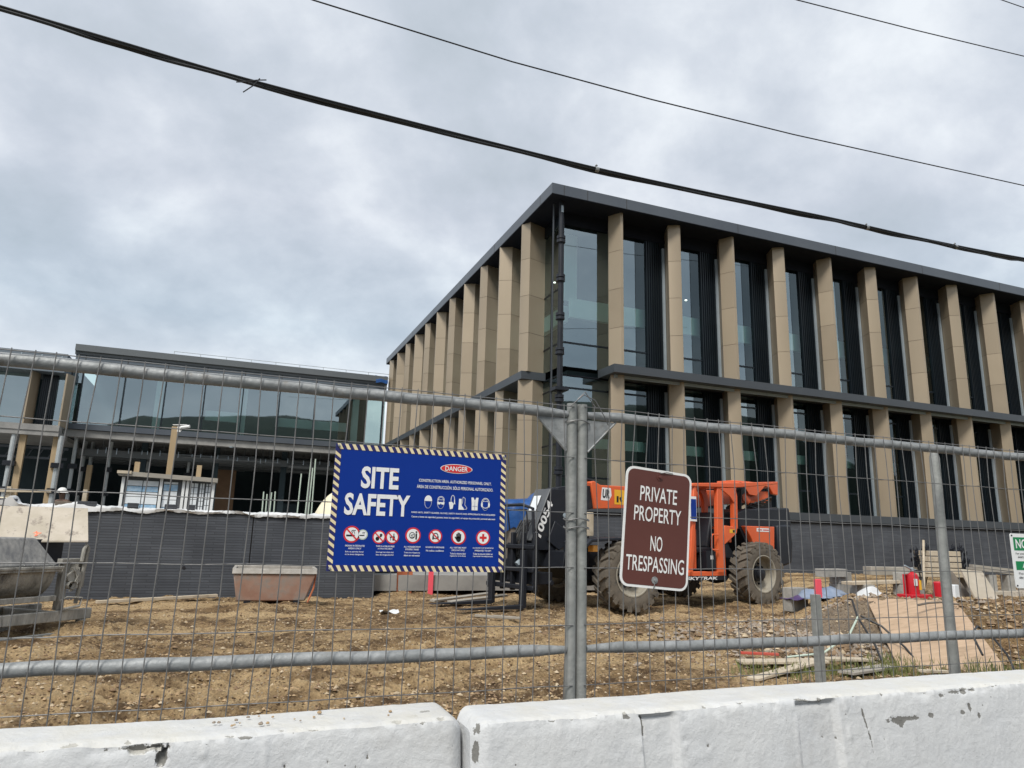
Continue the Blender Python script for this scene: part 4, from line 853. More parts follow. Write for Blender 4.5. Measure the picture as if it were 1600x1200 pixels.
    mb = MB(); mb.box(-17, -9, 46.5, 46.6, 6.5, 9.4); mb.box(-17, -9.0, 50, 50.2, .5, 6); mb.build('back_wall', 'interior', **W)
    mb = MB()
    for z in (4.85, 5.4):
        mb.beam((-16, 45.4, z), (-8.6, 45.4, z), .12, .12)
    for k in range(7): mb.beam((-12 + .5 * k, 45.4, 4.85), (-11.75 + .5 * k, 45.4, 5.4), .05, .05)
    mb.build('truss', 'dark', **W)
far_wing()
def shores():
    base = None
    spec = [(-10.93, 44.2, 5.95, 'leftmost steel prop under the finned bay', 1), (-8.78, 44.2, 5.95, 'steel prop under the right corner of the finned bay', 1), (-8.5, 46.6, 6.2, 'steel prop just behind the finned bay corner', .8), (-8.35, 48.6, 6.2, 'slim grey prop between the two timber studs', .8), (-8.02, 49, 6.2, 'steel prop beside the short timber stud', .8), (-6.9, 48, 6.2, 'far slim prop midway between the timber stud and the notice board', .7), (-5.0, 50, 6.2, 'far slim prop rising just left of the camera post', .7), (-2.6, 49, 6.2, 'far slim prop right of the camera post, rising behind the notice board', .7)]
    for x, y, zt, lab, s in spec:
        if base is None:
            base = thing('steel_prop', lab, 'prop', (x, y, .5), 0, 'steel props under the far building'); mb = MB(); mb.tube([(0, 0, 0), (0, 0, 5.5)], .13, 10); mb.build('tube', 'steelpost', base)
            for z in (3.9, 2.55):
                mb = MB(); mb.box(-.27, .27, -.22, .22, z - .13, z + .13); mb.build('collar', 'black', base)
        else:
            o = dup(base, (x, y, .5), .3, lab); o.scale = (s, s, (zt - .5) / 5.45)
    for i, (x, y, zt, w, lab) in enumerate([(-10.55, 44.4, 5.95, .30, 'tall yellow timber post under the finned bay at far left'), (-9.05, 44.5, 5.95, .26, 'timber post beside the steel prop under the bay corner'), (-7.85, 48, 4.8, .27, 'short timber stud standing free right of the props')]):
        mb = MB(); mb.box(-w / 2, w / 2, -.12, .12, 0, zt - .5); o = mb.build('timber_post', 'wood'); o.location = (x, y, .5); tag(o, lab, 'post', 'timber posts under the far building')
shores()
# ================================================================ RETAINING WALL AND WHAT STANDS ON IT
def retaining():
    root = thing('retaining_wall', 'dark charcoal brick retaining wall behind the mixer and red tub', 'wall', (-2, 14, 0)); W = dict(parent=root, world=True)
    mb = MB(); mb.box(-14, .44, 14, 14.25, -.2, 1.6); mb.box(.46, 2.75, 14.003, 14.25, -.2, 1.6); mb.box(2.5, 2.75, 14.25, 22, -.2, 1.6); mb.build('brickwork', 'brick', **W)
    mb = MB(); mb.box(.44, .46, 14.03, 14.2, -.2, 1.6); mb.build('movement_joint', 'joint', **W)
    mb = MB(); mb.tube([(-.62, 13.99, .62), (-.62, 14.05, .62)], .028, 8); mb.tube([(2.55, 13.99, .62), (2.55, 14.05, .62)], .028, 8); mb.build('weep_hole', 'ink', **W)
    # plastic sheet
    mb = MB(); n = 420; xs = np.linspace(-3.9, 2.35, n); P = np.zeros((n, 7, 3))
    for j, (y, z) in enumerate(((13.965, 1.56), (13.955, 1.60), (13.98, 1.615), (14.08, 1.625), (14.2, 1.63), (14.32, 1.63), (14.4, 1.5))):
        sag = (vnoise(xs * 2.2, xs * 0 + 1) - .5) * .07 * (1 if j < 2 else .3) + (vnoise(xs * 6 + j * .7, xs * 0 + j * .2) - .5) * .04 + (vnoise(xs * 31 + j * 2.7, xs * 0 + j * .9) - .5) * .012
        bump = .07 * np.exp(-((xs + 2.35) / .25) ** 2) + .10 * np.exp(-((xs + 3.35) / .07) ** 2) + .04 * np.exp(-((xs + 3.5) / .2) ** 2)
        P[:, j] = np.column_stack([xs, y + (vnoise(xs * 5, xs * 0 + j) - .5) * .03, z + sag + bump * (0 if j in (0, 6) else 1)])
    mb.grid(P); o = mb.build('plastic_sheet', 'offwhite', angle=70); o.location = (0, 0, 0); tag(o, 'crumpled white plastic sheet draped along the dark brick wall', 'sheet')
    for i, (x, l, lab) in enumerate([(-2.25, .28, 'long flat dark brick pair left of the notice board'), (-1.55, .17, 'dark brick under the left pane of the notice board'), (-.95, .2, 'dark brick under the middle of the notice board'), (-.62, .13, 'small dark brick under the right pane of the notice board'), (-3.4, .26, 'long dark block at the left, by the worker')]):
        mb = MB(); mb.box(-l / 2, l / 2, -.05, .05, 0, .085); o = mb.build('loose_brick', 'brick', bevel=.004); o.location = (x, 14.02, 1.62); o.rotation_euler = (0, 0, .1 * math.sin(i * 3)); tag(o, lab + ', on the white plastic sheet', 'brick', 'loose bricks on the plastic sheet')
    mb = MB(); mb.box(0, .24, 0, .2, 0, .09); o = mb.build('brown_carton', 'board_dark', bevel=.005); o.location = (-2.72, 13.99, 1.6); tag(o, 'brown rusty box on the wall in front of the worker', 'box')
    # handrail
    r = thing('guard_rail', 'rough timber guard rail behind the wall at the far left', 'rail', (-3.4, 16, .5)); W = dict(parent=r, world=True)
    mb = MB(); mb.beam((-6.2, 16, 1.83), (-3.2, 16, 1.93), .03, .05); mb.build('rail', 'palewood', **W)
    for x in (-5.2, -3.9, -2.64):
        mb = MB(); mb.box(x - .035, x + .035, 16.03, 16.09, .5, 1.99); mb.build('post', 'palewood', **W)
    # fabric-covered stack at far left
    mb = MB(); n = 16; P = np.zeros((n, n, 3)); a = np.linspace(0, 1, n)
    for j in range(n): P[:, j] = np.column_stack([-5.0 + 1.55 * a, np.full(n, 15.0 + .8 * a[j]), .5 + 1.22 * np.minimum(1, 6 * np.minimum(a, 1 - a)) * min(1, 6 * min(a[j], 1 - a[j])) + .06 * vnoise(a * 6, a * 0 + j * .5)])
    mb.grid(P); o = mb.build('covered_stack', 'creamtarp', angle=80); tag(o, 'sheeted stack of materials behind the wall at the far left', 'stack')
    # notice board
    b = thing('notice_board', 'white framed site notice board full of papers behind the wall', 'notice board', (-1.25, 17, .5)); W = dict(parent=b, world=True)
    mb = MB(); mb.beam((-2.22, 17, 2.40), (-.28, 17, 2.34), .34, .09); mb.build('canopy', 'greywood', **W)
    mb = MB(); mb.box(-2.24, -1.97, 16.8, 16.82, 2.39, 2.45); mb.build('canopy_cap', 'palewood', **W)
    mb = MB(); mb.box(-2.15, -.34, 17.03, 17.08, 1.45, 2.35); mb.build('backing', 'greyplate', **W)
    mb = MB()
    for x in (-2.15, -1.42, -.98, -.90, -.38): mb.box(x, x + .055, 16.95, 17.028, 1.45, 2.33)
    mb.box(-2.15, -.34, 16.95, 17.028, 1.40, 1.45); mb.build('frame', 'signwhite', **W)
    for x0, x1 in ((-2.06, -1.44), (-1.35, -1.06), (-.83, -.66), (-.63, -.53), (-.51, -.40)):
        mb = MB(); mb.m = 0; z = 1.5
        k = 0
        while z < 2.24:
            h = .1 + .09 * rnd.random(); mb.m = 1 if k % 3 == 1 and x0 < -1 else 0; w = (x1 - x0) / 2
            for i in range(2): mb.box(x0 + i * w + .008, x0 + (i + 1) * w - .008, 17.012, 17.025 - .004 * i, z, min(z + h, 2.28) - .012)
            z += h; k += 1
        mb.build('papers', ['paper', 'paperblue'], smooth=False, **W)
    for x in (-1.92, -.69):
        mb = MB(); mb.box(x - .05, x + .05, 17.10, 17.2, .5, 2.67); mb.build('post', 'wood', **W)
    c = thing('camera_post', 'tall timber post carrying a white security camera behind the notice board', 'post', (-1.3, 17.4, .5)); W = dict(parent=c, world=True)
    mb = MB(); mb.box(-1.36, -1.24, 17.33, 17.45, .5, 3.52); mb.build('post', 'wood', **W)
    mb = MB(); mb.tube([(-1.18, 17.3, 3.45), (-1.16, 17.25, 3.50), (-.99, 17.2, 3.53)], .034, 10); mb.box(-1.24, -1.17, 17.27, 17.33, 3.4, 3.52); mb.beam((-1.34, 17.39, 3.56), (-1.05, 17.33, 3.575), .1, .012); mb.build('security_camera', 'white', **W)
    # conduits standing up
    for i, (xb, xt, zt, lab) in enumerate([(1.71, 1.75, 2.83, 'shortest of the four tall pale pipes, at their left'), (1.91, 1.98, 3.26, 'tall pale pipe leaning right, second from the left'), (2.00, 2.035, 3.0, 'thin pale pipe between the two tallest'), (2.11, 2.09, 3.25, 'tall upright pale pipe at the right of the bundle'), (.85, .83, 2.3, 'short pale pipe left of the tall ones, farthest left'), (.94, .92, 2.24, 'shortest pipe in the low left pair'), (1.16, 1.12, 2.32, 'short pale pipe nearest the tall bundle'), (1.02, 1.03, 2.29, 'middle one of the short pale pipes')]):
        mb = MB(); mb.tube([(0, 0, 0), (xt - xb, 0, zt - .5)], .018, 7); o = mb.build('conduit', 'conduit'); o.location = (xb, 20, .5); tag(o, lab, 'pipe', 'pale conduits standing behind the wall')
    mb = MB(); n = 18; P = np.zeros((n, n, 3)); a = np.linspace(-1, 1, n)
    for j in range(n):
        rr = np.clip(1 - (a ** 2 + a[j] ** 2) * .55, 0, 1); P[:, j] = np.column_stack([2.08 + .46 * a, np.full(n, 15.2 + .5 * a[j]), .9 + 1.18 * rr ** .8 + .05 * vnoise(a * 5 + 3, a * 0 + j * .6)])
    mb.grid(P); o = mb.build('cream_cover', 'creamtarp', angle=80); tag(o, 'cream sheet over a rounded heap, half hidden by the blue sign', 'cover')
retaining()
def worker():
    root = thing('person', 'worker in a white hard hat and grey shirt behind the wall at left', 'person', (-4.57, 24.5, .5), math.radians(-35)); root.scale = (1.05, 1.05, 1.05)
    J = {'pel': (0, 0, .90), 'sp': (0, -.01, 1.12), 'ch': (0, -.02, 1.34), 'nk': (0, -.03, 1.46), 'hd0': (0, -.05, 1.54), 'hd1': (0, -.06, 1.66), 'hd2': (0, -.06, 1.73)}
    for s, n in ((1, 'l'), (-1, 'r')):
        J.update({n + 'sh': (s * .19, -.02, 1.40), n + 'el': (s * .25, -.06, 1.12), n + 'wr': (s * .22, -.27, .98), n + 'ha': (s * .21, -.34, .965), n + 'hp': (s * .1, 0, .86), n + 'kn': (s * .11, -.03, .48), n + 'an': (s * .115, .02, .08), n + 'to': (s * .125, -.17, .035)})
    E = [('pel', 'sp'), ('sp', 'ch'), ('ch', 'nk'), ('nk', 'hd0'), ('hd0', 'hd1'), ('hd1', 'hd2')]
    rad = {'pel': .14, 'sp': .135, 'ch': .155, 'nk': .06, 'hd0': .068, 'hd1': .088, 'hd2': .065}
    for n in 'lr':
        E += [('ch', n + 'sh'), (n + 'sh', n + 'el'), (n + 'el', n + 'wr'), (n + 'wr', n + 'ha'), ('pel', n + 'hp'), (n + 'hp', n + 'kn'), (n + 'kn', n + 'an'), (n + 'an', n + 'to')]
        rad.update({n + 'sh': .07, n + 'el': .05, n + 'wr': .032, n + 'ha': .036, n + 'hp': .1, n + 'kn': .068, n + 'an': .048, n + 'to': .04})
        s = 1 if n == 'l' else -1
        for i, (dx, ln) in enumerate(((-.03, .07), (-.01, .085), (.01, .08), (.028, .06))):
            a, b = n + 'f%d' % i, n + 'g%d' % i; J[a] = (s * .21 + dx, -.395, .955); J[b] = (s * .21 + dx, -.395 - ln * .7, .955 - ln * .7); E += [(n + 'ha', a), (a, b)]; rad[a] = .01; rad[b] = .008
        J[n + 't'] = (s * .165, -.35, .95); E.append((n + 'ha', n + 't')); rad[n + 't'] = .011
    keys = list(J); me = bpy.data.meshes.new('body'); me.from_pydata([J[k] for k in keys], [(keys.index(a), keys.index(b)) for a, b in E], [])
    o = bpy.data.objects.new('body', me); COL.objects.link(o); mod = o.modifiers.new('skin', 'SKIN'); o.modifiers.new('sub', 'SUBSURF').levels = 2
    for i, k in enumerate(keys): me.skin_vertices[0].data[i].radius = (rad[k], rad[k]); me.skin_vertices[0].data[i].use_root = (k == 'pel')
    bpy.context.view_layer.update(); nm = bpy.data.meshes.new_from_object(o.evaluated_get(bpy.context.evaluated_depsgraph_get())); bpy.data.objects.remove(o)
    for p in nm.polygons:
        c = p.center; p.use_smooth = True; p.material_index = 0 if (c.z > 1.47 or (c.y < -.24 and c.z > .85)) else (1 if c.z > .92 else 2)
    nm.materials.clear()
    for m in ('skin', 'workwear', 'navyblack'): nm.materials.append(M[m])
    b = bpy.data.objects.new('body', nm); COL.objects.link(b); b.parent = root
    mb = MB(); mb.lathe([(.165, -.012), (.15, 0), (.125, .004), (.12, .05), (.095, .10), (.05, .13), (0, .135)], (0, -.065, 1.66), (0, 0, 1), 20); mb.box(-.07, .07, -.26, -.17, 1.648, 1.658); mb.build('hard_hat', 'hat', root)
    mb = MB(); mb.prism([(-.014, 1.60), (.014, 1.60), (.0, 1.65)], (-.165, -.13), lambda a, c, h: (a, h, c)); mb.build('nose', 'skin', root)
worker()
# ================================================================ TELEHANDLER
def telehandler():
    root = thing('telehandler', 'orange and black telehandler with its forks lowered, parked on the dirt', 'telehandler', (9.55, 12.5, .1), math.atan2(-.205, -.979)); B = .012
    def part(mb, n, m, par=root, bev=B): return mb.build(n, m, par, bevel=bev)
    # wheels
    def wheel(x, y, steer):
        mb = MB(); s = 1 if y > 0 else -1; c = V3(0, 0, 0); ax = (0, s, 0)
        mb.lathe([(.35, -.15), (.37, -.175), (.44, -.19), (.52, -.185), (.560, -.165), (.572, -.08), (.575, 0), (.572, .08), (.560, .165), (.52, .185), (.44, .19), (.37, .175), (.35, .15)], c, ax, 48)
        for k in range(22):
            for sd in (-1, 1):
                t0 = 2 * math.pi * (k + (.5 if sd > 0 else 0)) / 22; p = []
                for rr in (.556, .612):
                    for a, dt in ((.012, 0), (.19, .17)):
                        for q in (-.088, .088):
                            r2 = rr - (.012 if a > .1 and rr > .6 else 0); t = t0 + dt + q * (1 if rr < .6 else .72) * (1.1 if a > .1 else .8); p.append((r2 * math.cos(t), s * sd * a, r2 * math.sin(t)))
                mb.hexa([p[0], p[2], p[3], p[1], p[4], p[6], p[7], p[5]])
                p = []
                for rr, a in ((.50, .185), (.50, .196), (.596, .172), (.596, .190)):
                    for q in (-.07, .07): t = t0 + .175 + q; p.append((rr * math.cos(t), s * sd * a, rr * math.sin(t)))
                mb.hexa([p[0], p[2], p[3], p[1], p[4], p[6], p[7], p[5]])
        o = part(mb, 'wheel', 'rubber', bev=0); o.location = (x, y, .618); o.rotation_euler = (0, 0, steer)
        mb = MB(); mb.lathe([(.352, .15), (.362, .178), (.342, .182), (.325, .165), (.318, .10), (.312, .02), (.26, -.02), (.12, -.03), (0, -.03)], c, ax, 40); mb.lathe([(.352, -.16), (.30, -.16), (.30, .0)], c, ax, 40); part(mb, 'rim', 'rim', o, 0)
        mb = MB(); mb.lathe([(.15, -.03), (.15, .05), (.12, .07), (.11, .12), (.05, .14), (0, .14)], c, ax, 20)
        for k in range(10): t = 2 * math.pi * k / 10; mb.lathe([(.022, -.02), (.022, .015), (0, .018)], V3(.2 * math.cos(t), 0, .2 * math.sin(t)), ax, 6)
        part(mb, 'hub', 'black', o, 0)
    wheel(0, 1.03, 0); wheel(0, -1.03, 0); wheel(3.40, 1.03, -.12); wheel(3.40, -1.03, -.12)
    mb = MB(); mb.xz([(-1.2, .62), (-.95, .5), (4.0, .5), (4.35, .7), (4.3, .98), (2.0, 1.02), (1.9, .9), (-.2, .9), (-.5, 1.15), (-1.2, 1.15)], -.45, .45); part(mb, 'chassis', 'black')
    mb = MB()
    for x in (0, 3.4): mb.tube([(x, -.9, .62), (x, .9, .62)], .12, 12); mb.lathe([(.0, -.25), (.2, -.2), (.24, 0), (.2, .2), (0, .25)], (x, 0, .6), (0, 1, 0), 14)
    part(mb, 'axle', 'black', bev=0)
    # cab
    cb = MB(); y0, y1 = .12, .95
    for ya, yb in ((y1 - .09, y1), (y0, y0 + .08)):
        cb.xz([(.80, .52), (1.04, .52), (.97, 2.24), (.82, 2.24)], ya, yb)
        cb.xz([(1.72, .55), (1.82, .55), (1.74, 1.1), (1.62, 2.24), (1.54, 2.24), (1.64, 1.1)], ya, yb)
        cb.xz([(.40, 1.46), (.53, 1.50), (.51, 2.02), (.55, 2.14), (.66, 2.24), (.44, 2.30), (.38, 2.10)], ya, yb)
        cb.xz([(.44, 1.38), (.80, 1.16), (.80, 1.52), (.42, 1.50)], ya, yb)
        cb.xz([(.8, .53), (1.9, .56), (1.9, .66), (.8, .66)], ya, yb)
    cb.box(.5, .58, y0 + .08, y1 - .09, 1.2, 1.5); cab = part(cb, 'cab_frame', 'orange')
    mb = MB(); mb.xz([(-.9, 2.42), (-.9, 2.47), (.5, 2.36), (1.68, 2.28), (1.68, 2.22), (.5, 2.26), (.1, 2.3)], y0 - .02, y1 + .02); part(mb, 'cab_roof', 'orange')
    mb = MB(); mb.xz([(.42, 2.26), (.9, 2.23), (.62, 2.08), (.50, 1.95)], y1 - .02, y1 + .015); part(mb, 'roof_bracket', 'orange')
    mb = MB(); mb.box(.8, 1.85, .2, .9, .62, .66); mb.box(.72, .86, .2, .85, .66, 1.45); part(mb, 'cab_floor', 'black')
    mb = MB(); mb.box(.95, 1.4, .3, .78, .98, 1.1); mb.obox((.98, .54, 1.42), (.05, 0, .02), (0, .22, 0), (-.09, 0, .34)); mb.box(1.0, 1.3, .35, .72, .66, .98); part(mb, 'seat', 'black', bev=.03)
    mb = MB(); mb.xz([(1.5, .7), (1.8, .7), (1.78, 1.35), (1.62, 1.5), (1.48, 1.42)], .25, .85); part(mb, 'dashboard', 'orange')
    mb = MB(); mb.tube([(1.42 + .02 * math.sin(t), .55 + .17 * math.cos(t), 1.42 + .13 * math.sin(t)) for t in np.linspace(0, 6.28, 20)], .014, 6); mb.tube([(1.6, .55, 1.3), (1.42, .55, 1.42)], .02, 6); part(mb, 'steering_wheel', 'black', bev=0)
    mb = MB(); mb.tube([(1.05, 1.0, 1.06), (1.22, 1.0, 1.06), (1.24, 1.0, 1.10), (1.23, 1.0, 1.30), (1.21, 1.0, 1.34), (1.04, 1.0, 1.34)], .014, 8); part(mb, 'grab_handle', 'orange', bev=0)
    mb = MB(); mb.m = 0; mb.box(1.10, 1.36, .86, .97, .70, 1.03); mb.m = 1; mb.box(1.18, 1.25, .972, .974, .88, .95); part(mb, 'step_box', ['black', 'white'])
    mb = MB(); mb.m = 0; mb.box(.78, 1.95, .93, .955, .50, .58); part(mb, 'sill_plate', 'black', bev=0)
    P = Plane((2.02, .957, .508), (-1, 0, 0), (0, 0, 1)); mb = MB(); P.text(mb, 'SKYTRAK', .12, .96, 0, .058, .002, .03, .35); part(mb, 'lettering', 'white', bev=0)
    # boom
    mb = MB(); mb.xz([(-1.9, 2.10), (-1.9, 2.36), (-.8, 2.30), (.5, 2.26), (3.10, 2.20), (3.26, 2.27), (3.34, 2.24), (3.25, 1.75), (.47, 1.90), (-.3, 1.98), (-.9, 2.05)], -.42, -.02); boom = part(mb, 'boom', 'orange')
    P = Plane((3.12, -.018, 1.80), (-1, 0, -.01), (0, 0, 1))
    mb = MB(); mb.m = 0; P.poly(mb, [(.02, .12), (.05, .36), (.27, .36), (.29, .22), (.22, .12)], .001); part(mb, 'emblem', 'white', boom, 0)
    mb = MB(); P.text(mb, 'UR', .055, .24, .16, .33, .003, .04, .1); part(mb, 'emblem_lettering', 'navyblack', boom, 0)
    mb = MB(); P.poly(mb, [(.36, .06), (.36, .34), (.62, .34), (.62, .06)], .001); part(mb, 'yellow_sticker', 'yellow', boom, 0)
    mb = MB(); P.bar(mb, .44, .1, .44, .22, .05, .003); P.bar(mb, .54, .12, .5, .2, .05, .003); part(mb, 'sticker_mark', 'ink', boom, 0)
    mb = MB(); mb.xz([(3.2, 1.78), (3.2, 2.18), (3.7, 2.16), (4.1, 2.10), (4.1, 1.6), (3.6, 1.66)], -.38, -.06); part(mb, 'inner_boom', 'black')
    mb = MB(); mb.tube([(3.1, -.22, 2.28), (3.35, -.2, 2.31), (3.7, -.2, 2.24), (3.78, -.2, 2.15)], .03, 8); mb.lathe([(0, -.1), (.11, -.08), (.11, .08), (0, .1)], (3.55, -.1, 2.18), (0, 1, 0), 14); part(mb, 'boom_sheave', 'black', bev=0)
    # boom tail and lift links
    mb = MB(); mb.xz([(-.72, 2.50), (-2.15, 2.57), (-2.12, 2.28), (-1.95, 2.30), (-1.84, 2.44), (-1.68, 2.46), (-1.36, 2.22), (-1.12, 2.24), (-.95, 2.42), (-.72, 2.42)], -.02, .06); mb.box(-2.15, -.72, -.5, -.02, 2.45, 2.54); mb.xz([(-2.15, 2.56), (-2.12, 2.28), (-1.9, 2.3), (-1.7, 2.46)], -.5, -.42); part(mb, 'boom_tail', 'orange')
    mb = MB(); mb.xz([(-.9, 2.36), (-.98, 2.10), (-1.15, 2.02), (-1.26, 2.12), (-1.12, 2.32)], -.1, .0); part(mb, 'lift_link', 'orange')
    mb = MB(); mb.lathe([(0, -.06), (.14, -.05), (.14, .05), (0, .06)], (-.84, .02, 2.36), (0, 1, 0), 16); mb.tube([(-.6, -.1, 1.9), (-1.75, -.1, 2.36)], .075, 10); mb.tube([(-.75, .05, 1.85), (-.8, .05, 2.34)], .06, 8); mb.xz([(-1.7, 2.42), (-2.1, 2.2), (-2.1, 1.98), (-1.6, 1.95), (-1.45, 2.15)], -.4, -.1); part(mb, 'lift_cylinder', 'black', bev=0)
    mb = MB()
    for k in range(5): mb.tube([(-.9 - .1 * k, .06, 1.9), (-1.1 - .12 * k, .14, 2.05 + .03 * k), (-1.5 - .08 * k, .1, 2.02 + .05 * k), (-1.9, .02, 2.15)], .016, 6)
    mb.tube([(-1.05, .1, 1.98), (-1.4, .12, 1.93), (-2.0, .1, 2.0)], .016, 6); part(mb, 'hydraulic_hoses', 'hose', bev=0)
    # engine hood, side panel, counterweight
    mb = MB(); mb.xz([(.15, 1.45), (.12, 1.80), (-.1, 1.88), (-1.55, 1.96), (-1.6, 1.58), (-1.3, 1.5)], .08, .74); part(mb, 'engine_hood', 'navyblack', bev=.03)
    mb = MB(); mb.xz([(.14, 1.48), (-.95, 1.54), (-.92, .9), (-.3, .9), (-.1, 1.1)], .3, .78); part(mb, 'engine_bay', 'black')
    mb = MB(); mb.xz([(.12, 1.53), (-.80, 1.54), (-.76, 1.05), (-.17, 1.05), (-.05, 1.3)], .78, .9); part(mb, 'side_panel', 'orange')
    P = Plane((-.22, .902, 1.43), (-1, 0, 0), (0, 0, 1)); mb = MB(); P.poly(mb, [(0, 0), (.42, 0), (.42, .07), (0, .07)], .001); part(mb, 'sticker', 'white', bev=0)
    mb = MB(); P.bar(mb, .04, .035, .17, .035, .02, .003); P.bar(mb, .2, .035, .38, .035, .02, .003); part(mb, 'sticker_mark', 'red', bev=0)
    P = Plane((.66, .952, 1.38), (-1, 0, 0), (0, 0, 1)); mb = MB(); mb.m = 0; P.poly(mb, [(0, 0), (.16, 0), (.16, .07), (0, .07)], .001); mb.m = 1; P.poly(mb, [(.09, .01), (.15, .01), (.15, .06), (.09, .06)], .002); part(mb, 'sticker', ['yellow', 'ink'], bev=0)
    mb = MB(); mb.xz([(-.93, .72), (-1.35, .8), (-1.42, 1.2), (-1.38, 1.6), (-.93, 1.58)], -1.0, .88); part(mb, 'counterweight', 'navyblack', bev=.04)
    mb = MB(); mb.box(-1.55, -1.38, .5, .62, 1.6, 1.72); mb.tube([(-1.4, .55, 1.75), (-1.5, .55, 1.62)], .03, 6); mb.build('latch', 'black', root)
    # front fender, lamp, mirror
    mb = MB(); mb.xz([(3.55, 1.24), (4.25, 1.20), (4.4, 1.08), (4.36, 1.04), (4.22, 1.15), (3.55, 1.19)], .6, 1.1); mb.xz([(3.9, 1.2), (4.3, 1.15), (4.3, .7), (3.9, .7)], .4, .6); part(mb, 'fender', 'navyblack')
    mb = MB(); mb.box(4.02, 4.14, .86, 1.0, .99, 1.10); part(mb, 'indicator_lamp', 'amber')
    mb = MB(); mb.box(4.04, 4.19, .86, .9, 1.24, 1.64); part(mb, 'mirror', 'palewood'); mb = MB(); mb.tube([(4.1, .84, 1.3), (4.1, .8, 1.15), (4.0, .7, 1.1)], .014, 6); part(mb, 'mirror_arm', 'hose', bev=0)
    mb = MB(); mb.m = 0; mb.box(1.60, 1.80, .97, .98, 1.57, 2.03); mb.m = 1; mb.box(1.61, 1.755, .981, .983, 1.61, 1.98); part(mb, 'blue_plate', ['white', 'blue_sign'], bev=0)
    # boom head
    mb = MB(); mb.xz([(4.30, 2.06), (4.70, 1.15), (4.62, .98), (4.15, .98), (4.02, 1.28), (3.78, 1.52), (3.62, 1.72), (3.62, 2.10)], -.42, -.02); head = part(mb, 'boom_head', 'black', bev=.01)
    mb = MB(); mb.m = 0; mb.obox((4.505, -.22, 1.60), (.206, 0, -.462), (0, .235, 0), (.011, 0, .005)); part(mb, 'head_plate', 'greyplate', head)
    P = Plane((4.66, -.017, 1.20), (-.40, 0, .917), (.917, 0, .40)); mb = MB(); P2 = Plane((4.55, -.017, 1.16), (-.40, 0, .917), (.917, 0, .40)); P2.text(mb, '10054', .05, .72, -.05, .10, .003, .03, .15); part(mb, 'number', 'white', head, 0)
    P3 = Plane((4.40, -.36, 1.86), (0, 1, 0), (-.40, 0, .917)); mb = MB(); P3.poly(mb, [(-.02, -.22), (.20, -.22), (.20, .08), (-.02, .08)], .018)
    part(mb, 'white_sticker', 'paper', head, 0)
    mb = MB(); mb.lathe([(0, -.01), (.045, -.01), (.045, .012), (0, .016)], (3.95, -.015, 1.6), (0, 1, 0), 12); mb.lathe([(0, -.01), (.03, -.01), (.03, .012), (0, .016)], (3.9, -.015, 1.2), (0, 1, 0), 12); part(mb, 'pin', 'jamb', head, 0)
    mb = MB(); mb.xz([(4.2, 1.5), (3.92, 1.32), (3.9, 1.1), (4.1, .98), (4.35, 1.15)], -.015, .02); part(mb, 'hinge_plate', 'navyblack', head)
    # carriage and forks
    cr = MB()
    for z in (.33, .62, 1.0): cr.box(4.86, 4.95, -1.05, .42, z, z + .075)
    for y in (-1.05, -.62, -.30, .02, .36): cr.box(4.84, 4.93, y, y + .06, .30, 1.28)
    cr.box(4.55, 4.88, -.48, -.38, .45, 1.1); cr.box(4.55, 4.88, -.08, .02, .45, 1.1); cr.tube([(4.5, -1.0, .45), (4.5, .36, .45)], .05, 8); cr.box(4.45, 4.84, -.95, .3, .42, .62)
    carr = part(cr, 'fork_carriage', 'black')
    mb = MB(); mb.tube([(4.9, -1.02, 1.25), (4.9, -1.0, 1.68), (4.9, -.7, 1.75), (4.9, .0, 1.75), (4.9, .32, 1.68), (4.9, .36, 1.25)], .028, 8); mb.tube([(4.92, -.35, 1.3), (4.98, -.34, 1.66), (4.95, .2, 1.66), (4.92, .22, 1.3)], .014, 6); part(mb, 'load_backrest', 'black', carr, 0)
    mb = MB()
    for k in range(6): mb.tube([(4.6, -.45 + .08 * k, 1.5), (4.75, -.5 + .1 * k, 1.2 + .05 * k), (4.85, -.4 + .06 * k, .9), (4.7, -.3, .7)], .018, 6)
    part(mb, 'carriage_hose', 'hose', carr, 0)
    mb = MB(); mb.tube([(4.5, -.2, 1.0), (4.85, -.2, .72)], .06, 8); part(mb, 'tilt_cylinder', 'jamb', carr, 0)
    for y in (.20, -.78):
        mb = MB(); mb.xz([(4.955, .06), (5.03, .03), (6.2, .055), (6.22, .065), (5.03, .10), (5.02, .98), (4.955, .98)], y - .065, y + .065); part(mb, 'fork', 'navyblack', bev=.008)
telehandler()
